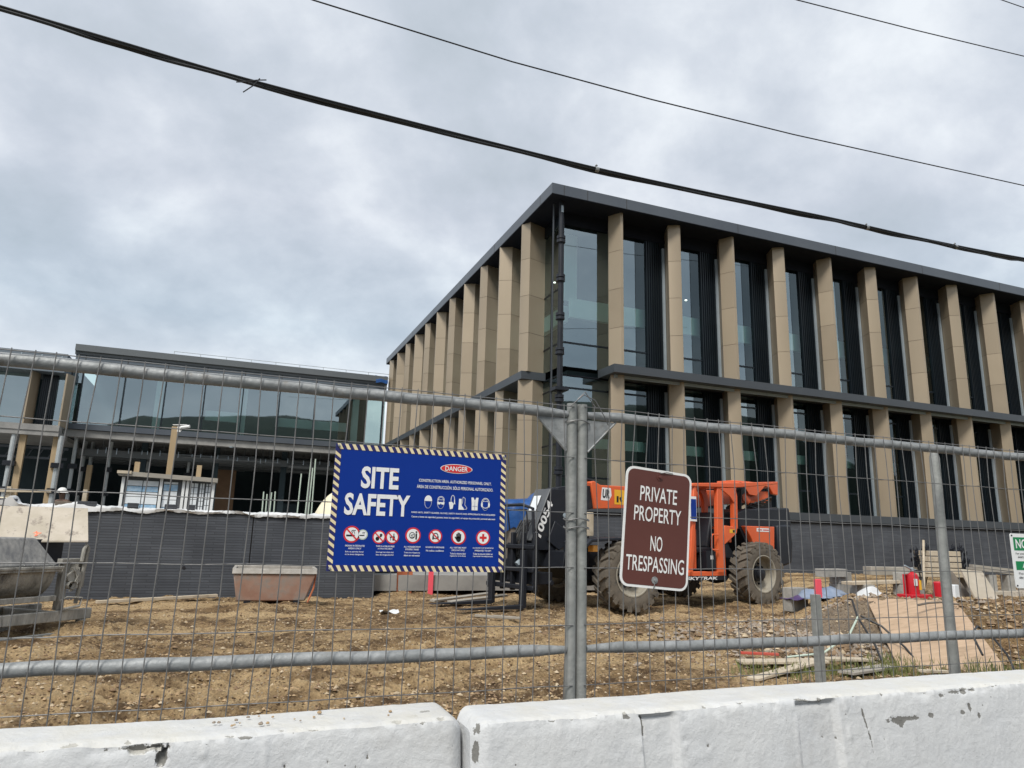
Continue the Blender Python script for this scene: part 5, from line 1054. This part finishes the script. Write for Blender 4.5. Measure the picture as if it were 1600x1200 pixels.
# ================================================================ MORTAR MIXER (left)
def mixer():
    a = np.array([.68, .733]); n = np.array([-.733, .68])
    root = thing('mortar_mixer', 'mortar caked drum mixer on a steel frame at the left edge', 'mixer', (-1.42, 9.9, zg(-1.42, 9.9)), math.atan2(a[1], a[0]))
    def part(mb, nm, m, bev=.006):
        mb.v = [(p[0], p[1], float(np.interp(p[2], [-.1, 0, .25, .37, .46, .56, .86, .945, 1.04, 1.30], [-.1, 0, .13, .25, .36, .42, .68, .74, .82, 1.05]))) for p in mb.v]
        return mb.build(nm, m, root, bevel=bev)
    L0 = -2.3
    mb = MB(); mb.box(L0, .06, 0, .07, .25, .37); mb.box(L0, .06, .85, .92, .25, .37)
    for u in (-2.0, -.42): mb.box(u, u + .07, .07, .85, .26, .36)
    part(mb, 'frame', 'mortar', .01)
    for u in (-.04, -.44):
        mb = MB(); mb.box(u - .04, u + .04, .0 if u > -.2 else .72, .08 if u > -.2 else .8, -.05, .25); part(mb, 'leg', 'mortar')
    mb = MB(); mb.box(L0, .06, -.03, .02, -.03, .03); part(mb, 'skid', 'galv_dull')
    # drum: round belly, flared hood above
    mb = MB(); P = []
    sec = [(.10, .56), (.06, .66), (.03, .80), (.015, .95), (.02, 1.02)] ; m = 14
    prof = [(.48 - .44 * math.sin(t), .90 - .42 * math.cos(t)) for t in np.linspace(-.9, 1.57, m)]
    A = [(L0, y, z) for y, z in prof]; Bq = [(-.44, y, z) for y, z in prof]
    mb.add(A + Bq, [(i, i + 1, m + i + 1, m + i) for i in range(m - 1)])
    mb.add([(-.44, y, z) for y, z in prof] + [(-.44, .88, .9)], [tuple(range(m + 1))]); part(mb, 'drum', 'mortar', 0)
    mb = MB(); mb.box(L0, -.40, .0, .05, .86, .93); mb.box(L0, -.38, -.012, .02, .90, .945); mb.box(L0, -.42, -.005, .06, .46, .56); part(mb, 'drum_band', 'mortar')
    mb = MB(); mb.hexa([(L0, .03, .945), (-.42, .03, .945), (-.42, .9, .945), (L0, .9, .945), (L0, .2, 1.30), (-.62, .2, 1.30), (-.62, .75, 1.30), (L0, .75, 1.30)]); part(mb, 'hood', 'drum', .02)
    mb = MB(); mb.hexa([(-.52, .3, .95), (-.2, .3, .95), (-.2, .8, .95), (-.52, .8, .95), (-.52, .3, 1.28), (-.2, .3, 1.28), (-.2, .8, 1.28), (-.52, .8, 1.28)]); part(mb, 'engine_cover', 'black')
    mb = MB(); mb.box(-.36, -.28, .04, .12, .37, 1.02); mb.box(-.40, -.12, .02, .10, .98, 1.04); mb.box(-.12, -.06, .05, .25, .64, .98); part(mb, 'end_stand', 'mortar')
    mb = MB(); mb.tube([(-.14, .04, .42), (-.13, .02, .7), (-.12, .0, 1.0), (-.11, .0, 1.18), (-.135, .0, 1.22), (-.16, .0, 1.16), (-.17, .0, 1.0)], .022, 8); part(mb, 'tipping_lever', 'mortar', 0)
    mb = MB(); mb.lathe([(.0, -.03), (.09, -.03), (.09, .03), (.0, .03)], (-.22, .03, .78), (0, 1, 0), 14); mb.lathe([(.05, -.05), (.05, .05), (.03, .06)], (-.26, .02, .68), (0, 1, 0), 10)
    for k in range(4): mb.tube([(-.28 + .03 * k, .0, .92), (-.2, -.02, .8 - .05 * k), (-.27, .0, .6)], .01, 5)
    part(mb, 'gearbox', 'mortar', 0)
    mb = MB(); mb.tube([(-.36, .0, .46), (-.30, -.02, .52), (-.12, -.03, .49), (-.14, -.03, .40), (-.33, -.02, .38), (-.36, .0, .46)], .014, 7); part(mb, 'handle_loop', 'mortar', 0)
    pl = MB(); c = V3(-1.42, 9.9, 0); z0 = zg(-1.42, 9.9)
    def w(u, v, z): q = c[:2] + a * u + n * v; return (q[0], q[1], z + z0)
    b = [(-3.35, 9.75, 1.085), (-1.495, 9.75, 1.127), (-1.605, 10.1, 1.51), (-3.46, 10.1, 1.50)]
    pl.hexa([np.array(q) - (0, 0, .02) for q in b] + b); o = pl.build('plywood_cover', 'plygrey', bevel=.003); tag(o, 'pale stained plywood sheet lying tilted on top of the mixer', 'plywood sheet')
    q = MB(); s = np.array(b[0]) * 0; f = lambda t, r: np.array(b[0]) * (1 - t) * (1 - r) + np.array(b[1]) * t * (1 - r) + np.array(b[2]) * t * r + np.array(b[3]) * (1 - t) * r
    nn = np.cross(np.array(b[1]) - b[0], np.array(b[3]) - b[0]); nn /= np.linalg.norm(nn)
    pts = [f(.72 + .018 * math.cos(t) * (1 + .5 * math.sin(5 * t)), .2 + .06 * math.sin(t) * (1 + .4 * math.cos(3 * t))) + nn * .002 for t in np.linspace(0, 6.28, 22)[:-1]]
    q.add(pts, [tuple(range(21))]); m2 = mat('orange_spray_paint', (.85, .17, .08), (.62, .45, .33), scale=30, rough=.8, lo=.45, hi=.6); x = q.build('spray_mark', m2, o, smooth=False)
mixer()
def skip():
    z = zg(.8, 12.4); root = thing('mortar_tub', 'pinkish red mortar tub with a grey caked rim in front of the brick wall', 'tub', (.815, 12.2, z), -.05)
    def ring(z_, x0, x1, y0, y1): return [(x0, y0, z_), (x1, y0, z_), (x1, y1, z_), (x0, y1, z_)]
    mb = MB(); mb.hexa(ring(.10, -.56, .48, .06, .56) + ring(.52, -.64, .62, 0, .75)); mb.build('tub', 'skip', root, bevel=.02)
    mb = MB(); mb.hexa(ring(.52, -.66, .64, -.025, .03) + ring(.60, -.65, .63, .02, .07)); mb.hexa(ring(.52, -.66, .64, .72, .78) + ring(.62, -.66, .64, .72, .78)); mb.hexa(ring(.52, -.66, -.60, .03, .72) + ring(.61, -.66, -.61, .07, .72)); mb.hexa(ring(.52, .58, .64, .03, .72) + ring(.61, .59, .64, .07, .72)); mb.build('rim', 'skiprim', root, bevel=.012)
    mb = MB(); mb.grid(np.dstack(list(np.meshgrid(np.linspace(-.6, .58, 12), np.linspace(.05, .73, 8), indexing='ij')) + [.50 + .05 * nr.rand(12, 8)])); mb.build('mortar_crust', 'skiprim', root)
    mb = MB()
    for x in (-.45, .30): mb.box(x, x + .1, .02, .6, -.06, .10)
    mb.build('fork_pocket', 'black', root)
    mb = MB(); mb.tube([(.62, .1, .52), (.60, .06, .3), (.52, .02, .08)], .016, 6); mb.build('bracket', 'rust', root)
skip()
def misc_left():
    mb = MB(); mb.beam((0, 0, 0), (1.72, .72, .03), .09, .045); o = mb.build('ground_batten', 'palewood', bevel=.004); o.location = (-1.75, 12.9, zg(-1, 13) + .05); tag(o, 'long pale timber batten lying along the foot of the brick wall', 'timber')
    # upright orange tray with splayed handles
    z = zg(3.39, 14.3); r = thing('rusty_barrow', 'rusty orange tray standing on end with grey handles under the blue sign', 'wheelbarrow', (3.39, 14.3, z), .1)
    mb = MB(); n = 9; P = np.zeros((n, 5, 3))
    for j in range(5): t = np.linspace(-1, 1, n); P[:, j] = np.column_stack([t * (.15 + .004 * j), .06 * (t ** 2) * -1, np.full(n, .02 + .14 * j)])
    mb.grid(P); mb.grid(P + [0, .02, 0]); mb.build('tray', 'rust', r)
    for s in (-1, 1):
        mb = MB(); mb.tube([(s * .12, -.05, .0), (s * .35, .05, .07), (s * .62, .2, .22)], .022, 7); mb.build('handle', 'greywood', r)
    # scaffold planks
    for i in range(7):
        mb = MB(); mb.box(0, 2.6, 0, .22, 0, .04); o = mb.build('scaffold_plank', 'greywood', bevel=.004)
        k = i % 4; lay = i // 4
        o.location = (3.75 + .03 * i, 15.0 + .25 * k - .1 * lay, zg(4, 15) + .04 + .055 * lay + .06 * k); o.rotation_euler = (.28, -.03 - .02 * k, .35 + .06 * k)
        tag(o, ['lowest front grey plank of the pile under the blue sign', 'second grey plank of the lower layer in the pile', 'third grey plank of the lower layer in the pile', 'rearmost grey plank of the lower layer in the pile', 'front grey plank on top of the pile', 'middle grey plank on top of the pile', 'rear grey plank on top of the pile'][i], 'plank', 'grey scaffold planks piled under the blue sign')
    mb = MB(); mb.box(-.05, .05, -.015, .015, -.1, .52); o = mb.build('survey_stake', 'pink', bevel=.004); o.location = (3.92, 14.2, zg(3.9, 14.2)); tag(o, 'pink marker stake in front of the grey plank pile', 'stake', 'pink marker stakes')
    mb = MB(); mb.hexa([(0, 0, 0), (.9, 0, 0), (.9, .8, 0), (0, .8, 0), (.05, .05, .6), (.85, .05, .6), (.85, .75, .6), (.05, .75, .6)]); o = mb.build('black_crate', 'black', bevel=.03); o.location = (5.6, 15.9, zg(5.8, 16.2)); tag(o, 'black plastic crate right of the grey plank pile', 'crate', 'black crates by the planks')
    mb = MB(); mb.hexa([(0, 0, 0), (.7, 0, 0), (.7, .6, 0), (0, .6, 0), (.05, .05, .62), (.65, .05, .62), (.65, .55, .62), (.05, .55, .62)]); o = mb.build('black_crate', 'black', bevel=.03); o.location = (2.85, 14.9, zg(3.2, 15)); tag(o, 'black plastic crate left of the grey plank pile', 'crate', 'black crates by the planks')
    # blue sheeted load behind the telehandler
    r = thing('sheeted_load', 'blue tarpaulin over a stacked load behind the fork carriage', 'load', (6.8, 16.8, zg(6.8, 16.8)))
    mb = MB(); mb.box(-.72, .62, -.35, .5, 0, 1.5); mb.build('load', 'board_dark', r)
    n = 40; P = np.zeros((n, 9, 3)); t = np.linspace(0, 1, n)
    for j, (y, z) in enumerate(((-.42, 1.35), (-.42, 1.55), (-.40, 1.78), (-.36, 1.92), (-.2, 2.0), (.1, 2.02), (.4, 1.98), (.56, 1.8), (.6, 1.4))):
        P[:, j] = np.column_stack([-.82 + 1.55 * t, y + .05 * np.sin(t * 23 + j) * (j < 3), z + .1 * (t ** 2) + .07 * (vnoise(t * 7 + j * .4, t * 0 + j * .3) - .5) + (.16 * np.exp(-((t - .9) / .08) ** 2) if 2 < j < 8 else 0) - (.18 * np.abs(np.sin(t * 8)) if j == 0 else 0)])
    mb = MB(); mb.grid(P); mb.build('tarpaulin', 'bluetarp', r, angle=80); mb = MB(); mb.box(-.70, .60, -.33, .48, 1.5, 1.9); mb.build('packing', 'bluetarp', r)
    for i, (x, y, l, rz, lab) in enumerate([(3.72, 12.05, 1.75, .62, 'front flat grey bar lying by the fork tips'), (3.55, 12.55, 1.9, .66, 'rear flat grey bar lying behind the fork tips')]):
        mb = MB(); mb.box(0, l, 0, .11, 0, .035); o = mb.build('flat_bar', 'greywood', bevel=.003); o.location = (x, y, float(zfull(x, y)) + .03); o.rotation_euler = (.1, -.015, rz); tag(o, lab, 'bar', 'flat bars by the forks')
    # litter
    for i, (x, y, l, lab) in enumerate([(2.46, 11.25, .15, 'white scrap lying in front of the rusty tray'), (-.62, 3.7, .07, 'small pale scrap low at the left behind the fence')]):
        mb = MB(); n = 7; P = np.zeros((n, 4, 3))
        for j in range(4): P[:, j] = np.column_stack([np.linspace(-l, l, n), np.full(n, (j - 1.5) * l * .3), .03 * np.sin(np.linspace(0, 6, n) + j) + .03])
        mb.grid(P); o = mb.build('plastic_scrap', 'offwhite'); o.location = (x, y, float(zfull(x, y)) + .01); o.rotation_euler = (0, 0, .3 * i); tag(o, lab, 'litter', 'white plastic scraps on the dirt')
    for i, (x, y, rz, l, lab) in enumerate([(3.55, 10.35, -.5, .55, 'short broken grey lath pair on the dirt, nearer left'), (3.75, 10.1, -.55, .4, 'short grey lath on the dirt, nearer right')]):
        mb = MB(); mb.box(0, l, 0, .07, 0, .03); o = mb.build('broken_lath', 'greywood', bevel=.003); o.location = (x, y, float(zfull(x, y)) + .02); o.rotation_euler = (0, .03, rz); tag(o, lab, 'lath', 'broken laths on the dirt')
misc_left()
# ================================================================ RIGHT TERRACE CLUTTER
def clutter():
    def put(o, x, y, dz=0, rz=0, rx=0, ry=0): o.location = (x, y, zg(x, y) + dz); o.rotation_euler = (rx, ry, rz); return o
    # vertical pipe and short stake just behind the fence
    mb = MB(); mb.tube([(3.40, 2.62, -.05), (3.41, 2.62, .9), (3.42, 2.62, 1.76), (3.42, 2.62, 1.80)], [.025, .025, .025, .016], 14); tag(mb.build('pipe_post', 'galv_dull'), 'tall weathered steel pipe standing right behind the right fence panel', 'post')
    mb = MB(); mb.tube([(-.735, 2.55, -.05), (-.735, 2.55, .9), (-.735, 2.55, 1.775), (-.735, 2.55, 1.80)], [.028, .028, .028, .018], 14); tag(mb.build('pipe_post', 'galv_dull'), 'grey steel pipe behind the left fence panel at the very left edge', 'post')
    mb = MB(); mb.m = 0; mb.box(-.026, .026, -.02, .02, -.1, .99); mb.m = 1; mb.box(-.015, .0, .021, .024, .3, .98); o = mb.build('short_post', ['galv_dull', 'board_dark'], bevel=.004); o.location = (3.53, 3.62, 0); tag(o, 'short grey square post between the rubble and the tan plywood', 'post')
    mb = MB(); mb.m = 0; mb.box(-.02, .02, -.02, .02, -.1, .38); mb.m = 1; mb.box(-.05, .05, -.026, .026, .30, .56); mb.build; o = mb.build('survey_stake', ['palewood', 'pink'], bevel=.003); put(o, 8.15, 8.3, -.05); tag(o, 'pink topped marker stake above the short grey post', 'stake', 'pink marker stakes')
    # plywood sheet lying on the bank
    tl, tr, bl_, br_ = V3(8.2, 7.5, .61), V3(9.22, 6.96, .61), V3(6.80, 5.88, .06), V3(8.03, 5.59, .06)
    e1 = bl_ - tl; e2 = br_ - tr
    b = [bl_ + e1 * .12 + (0, 0, .02), br_ + e2 * .12 + (0, 0, .02), tr, tl]; mb = MB(); mb.hexa([q - (0, 0, .022) for q in b] + b); o = mb.build('plywood_sheet', 'ply', bevel=.003); tag(o, 'large tan plywood sheet sloping down the dirt bank as a ramp', 'plywood sheet')
    # hoses hanging over the bank
    for i, (pts, lab) in enumerate([([(6.95, 6.5, .42), (6.85, 6.4, .46), (6.55, 6.25, .30), (6.1, 6.2, .12), (5.7, 6.3, .08)], 'greenish hose trailing left from the plywood edge'), ([(7.35, 7.0, .60), (7.15, 6.75, .62), (6.95, 6.5, .45), (6.75, 6.1, .2), (6.6, 5.9, .08)], 'black hose dropping steeply beside the plywood edge'), ([(7.0, 6.5, .46), (7.15, 6.35, .36), (7.2, 6.1, .16), (7.1, 5.9, .06)], 'short black hose looping right under the plywood edge')]):
        mb = MB(); mb.tube([V3(*p) + (0, 0, .04) for p in pts], .012, 7); o = mb.build('hose', 'conduit' if i == 0 else 'hose'); tag(o, lab, 'hose', 'hoses by the plywood ramp')
    mb = MB(); mb.tube([(7.05, 5.1, .28), (7.2, 5.3, .45), (7.5, 5.45, .50), (7.62, 5.4, .42), (7.55, 5.2, .25), (7.5, 5.1, .1)], .012, 6); tag(mb.build('cable_loop', 'hose'), 'thin black cable looping over the lower end of the tan plywood', 'cable')
    mb = MB(); mb.tube([(8.25, 6.75, .585), (8.5, 6.8, .605), (8.75, 6.82, .61), (8.95, 6.72, .59)], .014, 6); tag(mb.build('rope', 'board_dark'), 'dark rope lying across the upper end of the tan plywood', 'rope')
    # boards on the ground at lower right
    for i, (x, y, l, w, rz, m, lab) in enumerate([(5.2, 5.78, 1.1, .12, .28, 'palewood', 'pale plank at the front of the grassy patch'), (5.5, 6.15, .9, .2, -.35, 'palewood', 'pale board behind the front plank'), (5.55, 6.55, .4, .05, -.5, 'redwood', 'red painted board among the pale boards'), (6.1, 5.62, .95, .16, .32, 'greywood', 'grey plank slanting up to the plywood'), (6.3, 6.1, .7, .16, .1, 'palewood', 'broad pale board between hoses and grey plank'), (6.75, 5.4, .5, .08, .2, 'palewood', 'short pale offcut under the plywood edge')]):
        mb = MB(); mb.box(-l / 2, l / 2, -w / 2, w / 2, 0, .025); o = mb.build('scrap_board', m, bevel=.003); put(o, x, y, .05, rz, 0, -.06 + .03 * i); tag(o, lab, 'board', 'scrap boards in the grass')
    # block and plank trestles
    def stack(x, y, n, lab, rz=0):
        for k in range(n):
            mb = MB(); mb.box(-.2, .2, -.1, .1, 0, .19); o = mb.build('concrete_block', 'block', bevel=.006); put(o, x + .01 * k, y, .0 + .195 * k, rz + .05 * k); tag(o, lab[k], 'block', 'concrete blocks by the far brick wall')
    stack(9.25, 9.95, 2, ['lower block right behind the rear tractor wheel', 'upper block right behind the rear tractor wheel'], .1)
    stack(10.35, 10.0, 2, ['lower block right of the folded blue sheets', 'upper block right of the folded blue sheets'], .2)
    stack(10.1, 9.3, 1, ['single block under the left end of the long plank'], 1.4)
    stack(10.95, 9.2, 2, ['lower block behind the red extinguisher', 'upper block behind the red extinguisher'], .3)
    mb = MB(); mb.box(-.75, .75, -.12, .12, 0, .05); o = mb.build('trestle_plank', 'palewood', bevel=.004); put(o, 10.5, 9.25, .2, -.05, 0, -.03); tag(o, 'long pale plank bridging concrete blocks left of the extinguisher', 'plank')
    mb = MB(); mb.box(-.45, .45, -.1, .1, 0, .14); o = mb.build('timber_beam', 'greywood', bevel=.006); put(o, 10.85, 9.4, .34, -.1); tag(o, 'thick grey beam on the plank left of the extinguisher', 'beam')
    mb = MB(); mb.box(-.3, .3, -.1, .1, 0, .14); o = mb.build('timber_beam', 'block', bevel=.006); put(o, 10.05, 9.9, .33, .1); tag(o, 'short grey beam lying above the folded blue sheets', 'beam')
    # folded sheets
    r = thing('folded_sheets', 'heap of folded blue and purple sheets behind the pink stake', 'sheets', (9.75, 9.8, zg(9.75, 9.8)), -.1)
    for i, (m, x, w, h, z) in enumerate([('tarppurple', -.15, .58, .10, 0), ('tarpgrey', .02, .42, .17, .02), ('tarpbright', .32, .28, .08, .03), ('tarpgrey', -.34, .26, .15, .02)]):
        mb = MB(); n = 12; P = np.zeros((n, 6, 3)); t = np.linspace(-1, 1, n)
        for j in range(6): s = (j - 2.5) / 2.5; P[:, j] = np.column_stack([x + w * t, np.full(n, -.05 * i + .25 * s), z + h * np.clip(1 - np.abs(t) ** 2.4, 0, 1) * (1 - s ** 2 * .8) * (.6 + .8 * vnoise(t * 2.6 + 7 * i, t * 0 + j * .5)) + .03 * vnoise(t * 5 + i, t * 0 + j)])
        mb.grid(P); mb.build('sheet', m, r, angle=80)
    mb = MB(); n = 12; P = np.zeros((n, n, 3)); t = np.linspace(-1, 1, n)
    for j in range(n): P[:, j] = np.column_stack([.26 * t, np.full(n, .2 * t[j]), .15 * np.clip(1 - t ** 2 - t[j] ** 2 * .8, 0, 1) ** .7 * (.55 + .9 * vnoise(t * 2.3 + 5, t * 0 + j * .35))])
    mb.grid(P); o = mb.build('white_sack', 'offwhite', angle=80); put(o, 9.35, 8.45, -.01); tag(o, 'slumped white sack in front of the long pale plank', 'sack')
    # fire extinguisher
    r = thing('fire_extinguisher', 'red fire extinguisher on a red stand at the top of the plywood', 'fire extinguisher', (9.66, 7.95, zg(9.66, 7.95)), .1)
    mb = MB(); mb.lathe([(0, .03), (.075, .03), (.08, .05), (.08, .31), (.07, .36), (.03, .39), (.028, .41), (0, .41)], (0, 0, 0), (0, 0, 1), 20); mb.build('cylinder', 'redpaint', r)
    mb = MB(); mb.box(-.24, .24, -.13, .13, 0, .075); mb.box(-.1, .1, .085, .1, .07, .36); mb.build('stand', 'redpaint', r, bevel=.01)
    mb = MB(); mb.beam((-.17, 0, .49), (.0, 0, .43), .03, .02); mb.beam((-.02, 0, .44), (.1, 0, .42), .03, .02); mb.lathe([(.025, .40), (.025, .45), (0, .46)], (0, 0, 0), (0, 0, 1), 8); mb.build('valve_handle', 'jamb', r)
    mb = MB(); mb.box(.02, .068, -.084, -.06, .14, .28); mb.build('yellow_tag', 'yellow', r); mb = MB(); mb.box(-.07, -.02, -.084, -.06, .20, .30); mb.build('label_plate', 'signwhite', r)
    mb = MB(); mb.tube([(.03, 0, .42), (.13, -.02, .42), (.16, -.02, .3), (.12, -.03, .16)], .012, 6); mb.build('hose', 'hose', r)
    mb = MB(); mb.lathe([(0, 0), (.09, 0), (.09, .24), (.05, .26), (0, .26)], (0, 0, 0), (0, 0, 1), 16); o = mb.build('red_can', 'redpaint'); put(o, 10.2, 7.95, 0); tag(o, 'red can beside the steel pipe, right of the extinguisher', 'can')
    mb = MB(); mb.box(-.08, .08, -.06, .06, 0, .22); o = mb.build('white_carton', 'paper', bevel=.006); put(o, 10.05, 7.62, 0, .3); tag(o, 'white printed carton right of the steel pipe', 'carton')
    # pale stacked tiles on a board, tool handles
    r = thing('tile_stack', 'stack of pale slabs on a trestle behind the steel pipe', 'stack', (12.5, 9.75, zg(12.5, 9.75)), -.2)
    mb = MB(); mb.box(-.75, .75, -.25, .25, .32, .37); mb.build('board', 'palewood', r)
    for k in range(4): mb = MB(); mb.box(-.36 + .02 * k, .36, -.2, .2, .38 + .105 * k, .47 + .105 * k); mb.build('slab', 'palewood', r, bevel=.006)
    for x in (-.6, .5): mb = MB(); mb.box(x, x + .12, -.2, .2, 0, .32); mb.build('support', 'block', r)
    mb = MB(); mb.tube([(0, 0, 0), (.35, .2, .85)], .022, 7); o = mb.build('tool_handle', 'palewood'); put(o, 11.55, 9.3, .1); tag(o, 'pale wooden tool handle leaning left of the steel pipe', 'tool')
    for i, (x, y, lab) in enumerate([(12.2, 9.8, 'dark potted twigs left of the pale slabs'), (13.15, 9.8, 'dark twiggy brush right of the pale slabs')]):
        mb = MB()
        for k in range(26): a = rnd.random() * 6.28; h = rnd.uniform(.4, .95); q = rnd.uniform(.05, .22); mb.tube([(0, 0, .1), (q * .5 * math.cos(a), q * .5 * math.sin(a), h * .6), (q * math.cos(a), q * math.sin(a), h)], .008, 4); mb.obox((q * math.cos(a), q * math.sin(a), h * .9), (.03, 0, .02), (0, .02, 0), (0, 0, .03))
        o = mb.build('brushwood', 'black'); put(o, x, y, .0); tag(o, lab, 'brush', 'dark brush by the far wall')
    # leaning boards
    mb = MB(); mb.hexa([(0, 0, 0), (.2, -.08, 0), (.2, -.03, 0), (0, .05, 0), (-.08, .2, .42), (.1, .14, .40), (.1, .18, .40), (-.08, .24, .42)]); o = mb.build('leaning_board', 'board_dark', bevel=.003); put(o, 10.35, 7.75, 0); tag(o, 'dark grey board leaning left of the pale grey one', 'board', 'boards leaning on the terrace')
    mb = MB(); mb.hexa([(0, 0, 0), (.34, -.12, 0), (.34, -.09, 0), (0, .03, 0), (-.04, .16, .44), (.27, .06, .42), (.27, .09, .42), (-.04, .19, .44)]); o = mb.build('leaning_board', 'plygrey', bevel=.003); put(o, 10.3, 7.45, 0); tag(o, 'pale grey plywood offcut leaning beside the dark board', 'board', 'boards leaning on the terrace')
    # scrap trestle at right edge
    r = thing('scrap_trestle', 'grey timber trestle heaped with scrap below the green sign', 'trestle', (12.3, 8.4, zg(12.3, 8.4)), -.2)
    mb = MB(); mb.beam((-.6, 0, .46), (.5, .05, .36), .18, .04); mb.beam((-.4, .2, .5), (.55, .1, .42), .1, .04); mb.build('top_board', 'greywood', r)
    for x in (-.3, .05, .38): mb = MB(); mb.box(x, x + .14, -.05, .1, 0, .36); mb.build('support', 'block', r)
    mb = MB(); mb.obox((.05, 0, .06), (.5, 0, .02), (0, .15, 0), (0, 0, .04)); mb.build('scrap', 'plygrey', r)
    mb = MB(); mb.beam((0, 0, 0), (3.6, -.5, .05), .2, .06); o = mb.build('edge_board', 'board_dark'); put(o, 10.9, 7.0, .02); tag(o, 'dark timber lying along the terrace edge below the green sign', 'timber')
    mb = MB()
    for k in range(3): mb.box(-.6 + .02 * k, .6, -.3, .3, .05 + .13 * k, .08 + .13 * k)
    for x in (-.55, 0, .5): mb.box(x, x + .08, -.3, .3, .08, .31)
    o = mb.build('timber_pallet', 'greywood'); put(o, 8.7, 13.9, 0, .3); tag(o, 'grey timber pallet seen under the telehandler between its wheels', 'pallet')
clutter()
# ================================================================ OVERHEAD CABLES
def cables():
    s = 1.375
    P = [(-3.2, 4.07), (-1.39, 3.95), (-.78, 3.91), (-.16, 3.872), (1.07, 3.845), (2.13, 3.835), (3.24, 3.855), (4.2, 3.885), (4.67, 3.893), (5.41, 3.905), (6.67, 3.955), (10, 4.15)]
    pts = [V3(x * s, 4 * s, 1.3 + (z - 1.3) * s) for x, z in P]
    q = []
    for i in range(len(pts) - 1):
        p0, p1, p2, p3 = pts[max(i - 1, 0)], pts[i], pts[i + 1], pts[min(i + 2, len(pts) - 1)]
        for t in np.linspace(0, 1, 9)[:-1]: q.append(.5 * (2 * p1 + (p2 - p0) * t + (2 * p0 - 5 * p1 + 4 * p2 - p3) * t * t + (3 * p1 - p0 - 3 * p2 + p3) * t ** 3))
    root = thing('bundled_cable', 'thick black bundled cable crossing the sky, lowest of the wires', 'cable', tuple(pts[0]))
    mb = MB()
    mb.tube(q, .017, 8); mb.tube([p + (0, .012 * math.sin(i * .5), -.019 + .004 * math.sin(i * .9)) for i, p in enumerate(q)], .012, 6); mb.tube([p + (0, -.014, .009) for p in q], .009, 6)
    mb.build('cable', 'cable', root, world=True)
    mb = MB(); c = V3(-.10 * s, 4 * s - .03, 1.3 + (3.87 - 1.3) * s)
    mb.tube([c + (.07, 0, .035), c + (0, -.02, -.0), c + (-.10, -.02, -.045), c + (-.15, -.02, -.06)], .005, 5); mb.tube([c + (.02, -.02, .02), c + (-.02, -.03, -.06), c + (-.09, -.03, -.14)], .005, 5); mb.build('lashing_wire', 'cable', root, world=True)
    mb = MB(); k = lambda x, z: V3(x * s, 4 * s - .03, 1.3 + (z - 1.3) * s)
    mb.tube([k(5.4, 3.90), k(5.85, 3.902), k(6.2, 3.892), k(6.45, 3.90), k(6.75, 3.945)], .007, 5); mb.build('slack_loop', 'cable', root, world=True)
    mb = MB()
    for x, z in ((2.16, 3.85), (4.70, 3.905), (5.75, 3.925)): mb.lathe([(0, -.01), (.014, 0), (0, .02)], k(x, z) + (0, .03, .022), (0, 0, 1), 8); mb.lathe([(.028, -.02), (.028, .02)], k(x, z) + (0, .03, -.02), (1, 0, 0), 10)
    mb.build('cable_clip', 'galv', root, world=True)
    for pl, r, lab in (([(-6, 7, 7.5), (.3, 7, 6.96), (2.63, 7, 6.90), (4.6, 7, 6.93), (6.96, 7, 7.02), (11.93, 7, 7.32), (18, 7, 7.8)], .0085, 'thin black wire above the bundled cable, second lowest'), ([(-4, 9, 11.2), (9.25, 9, 11.63), (12.5, 9, 12.0), (16, 9, 12.44), (24, 9, 13.6)], .011, 'thin wire in the upper right corner, second from the top'), ([(5, 11, 15.9), (18.91, 11, 16.54), (19.88, 11, 16.61), (30, 11, 17.5)], .013, 'topmost wire clipping the upper right corner')):
        mb = MB(); mb.tube(pl, r, 6); tag(mb.build('overhead_wire', 'cable'), lab, 'wire', 'thin overhead wires')
cables()
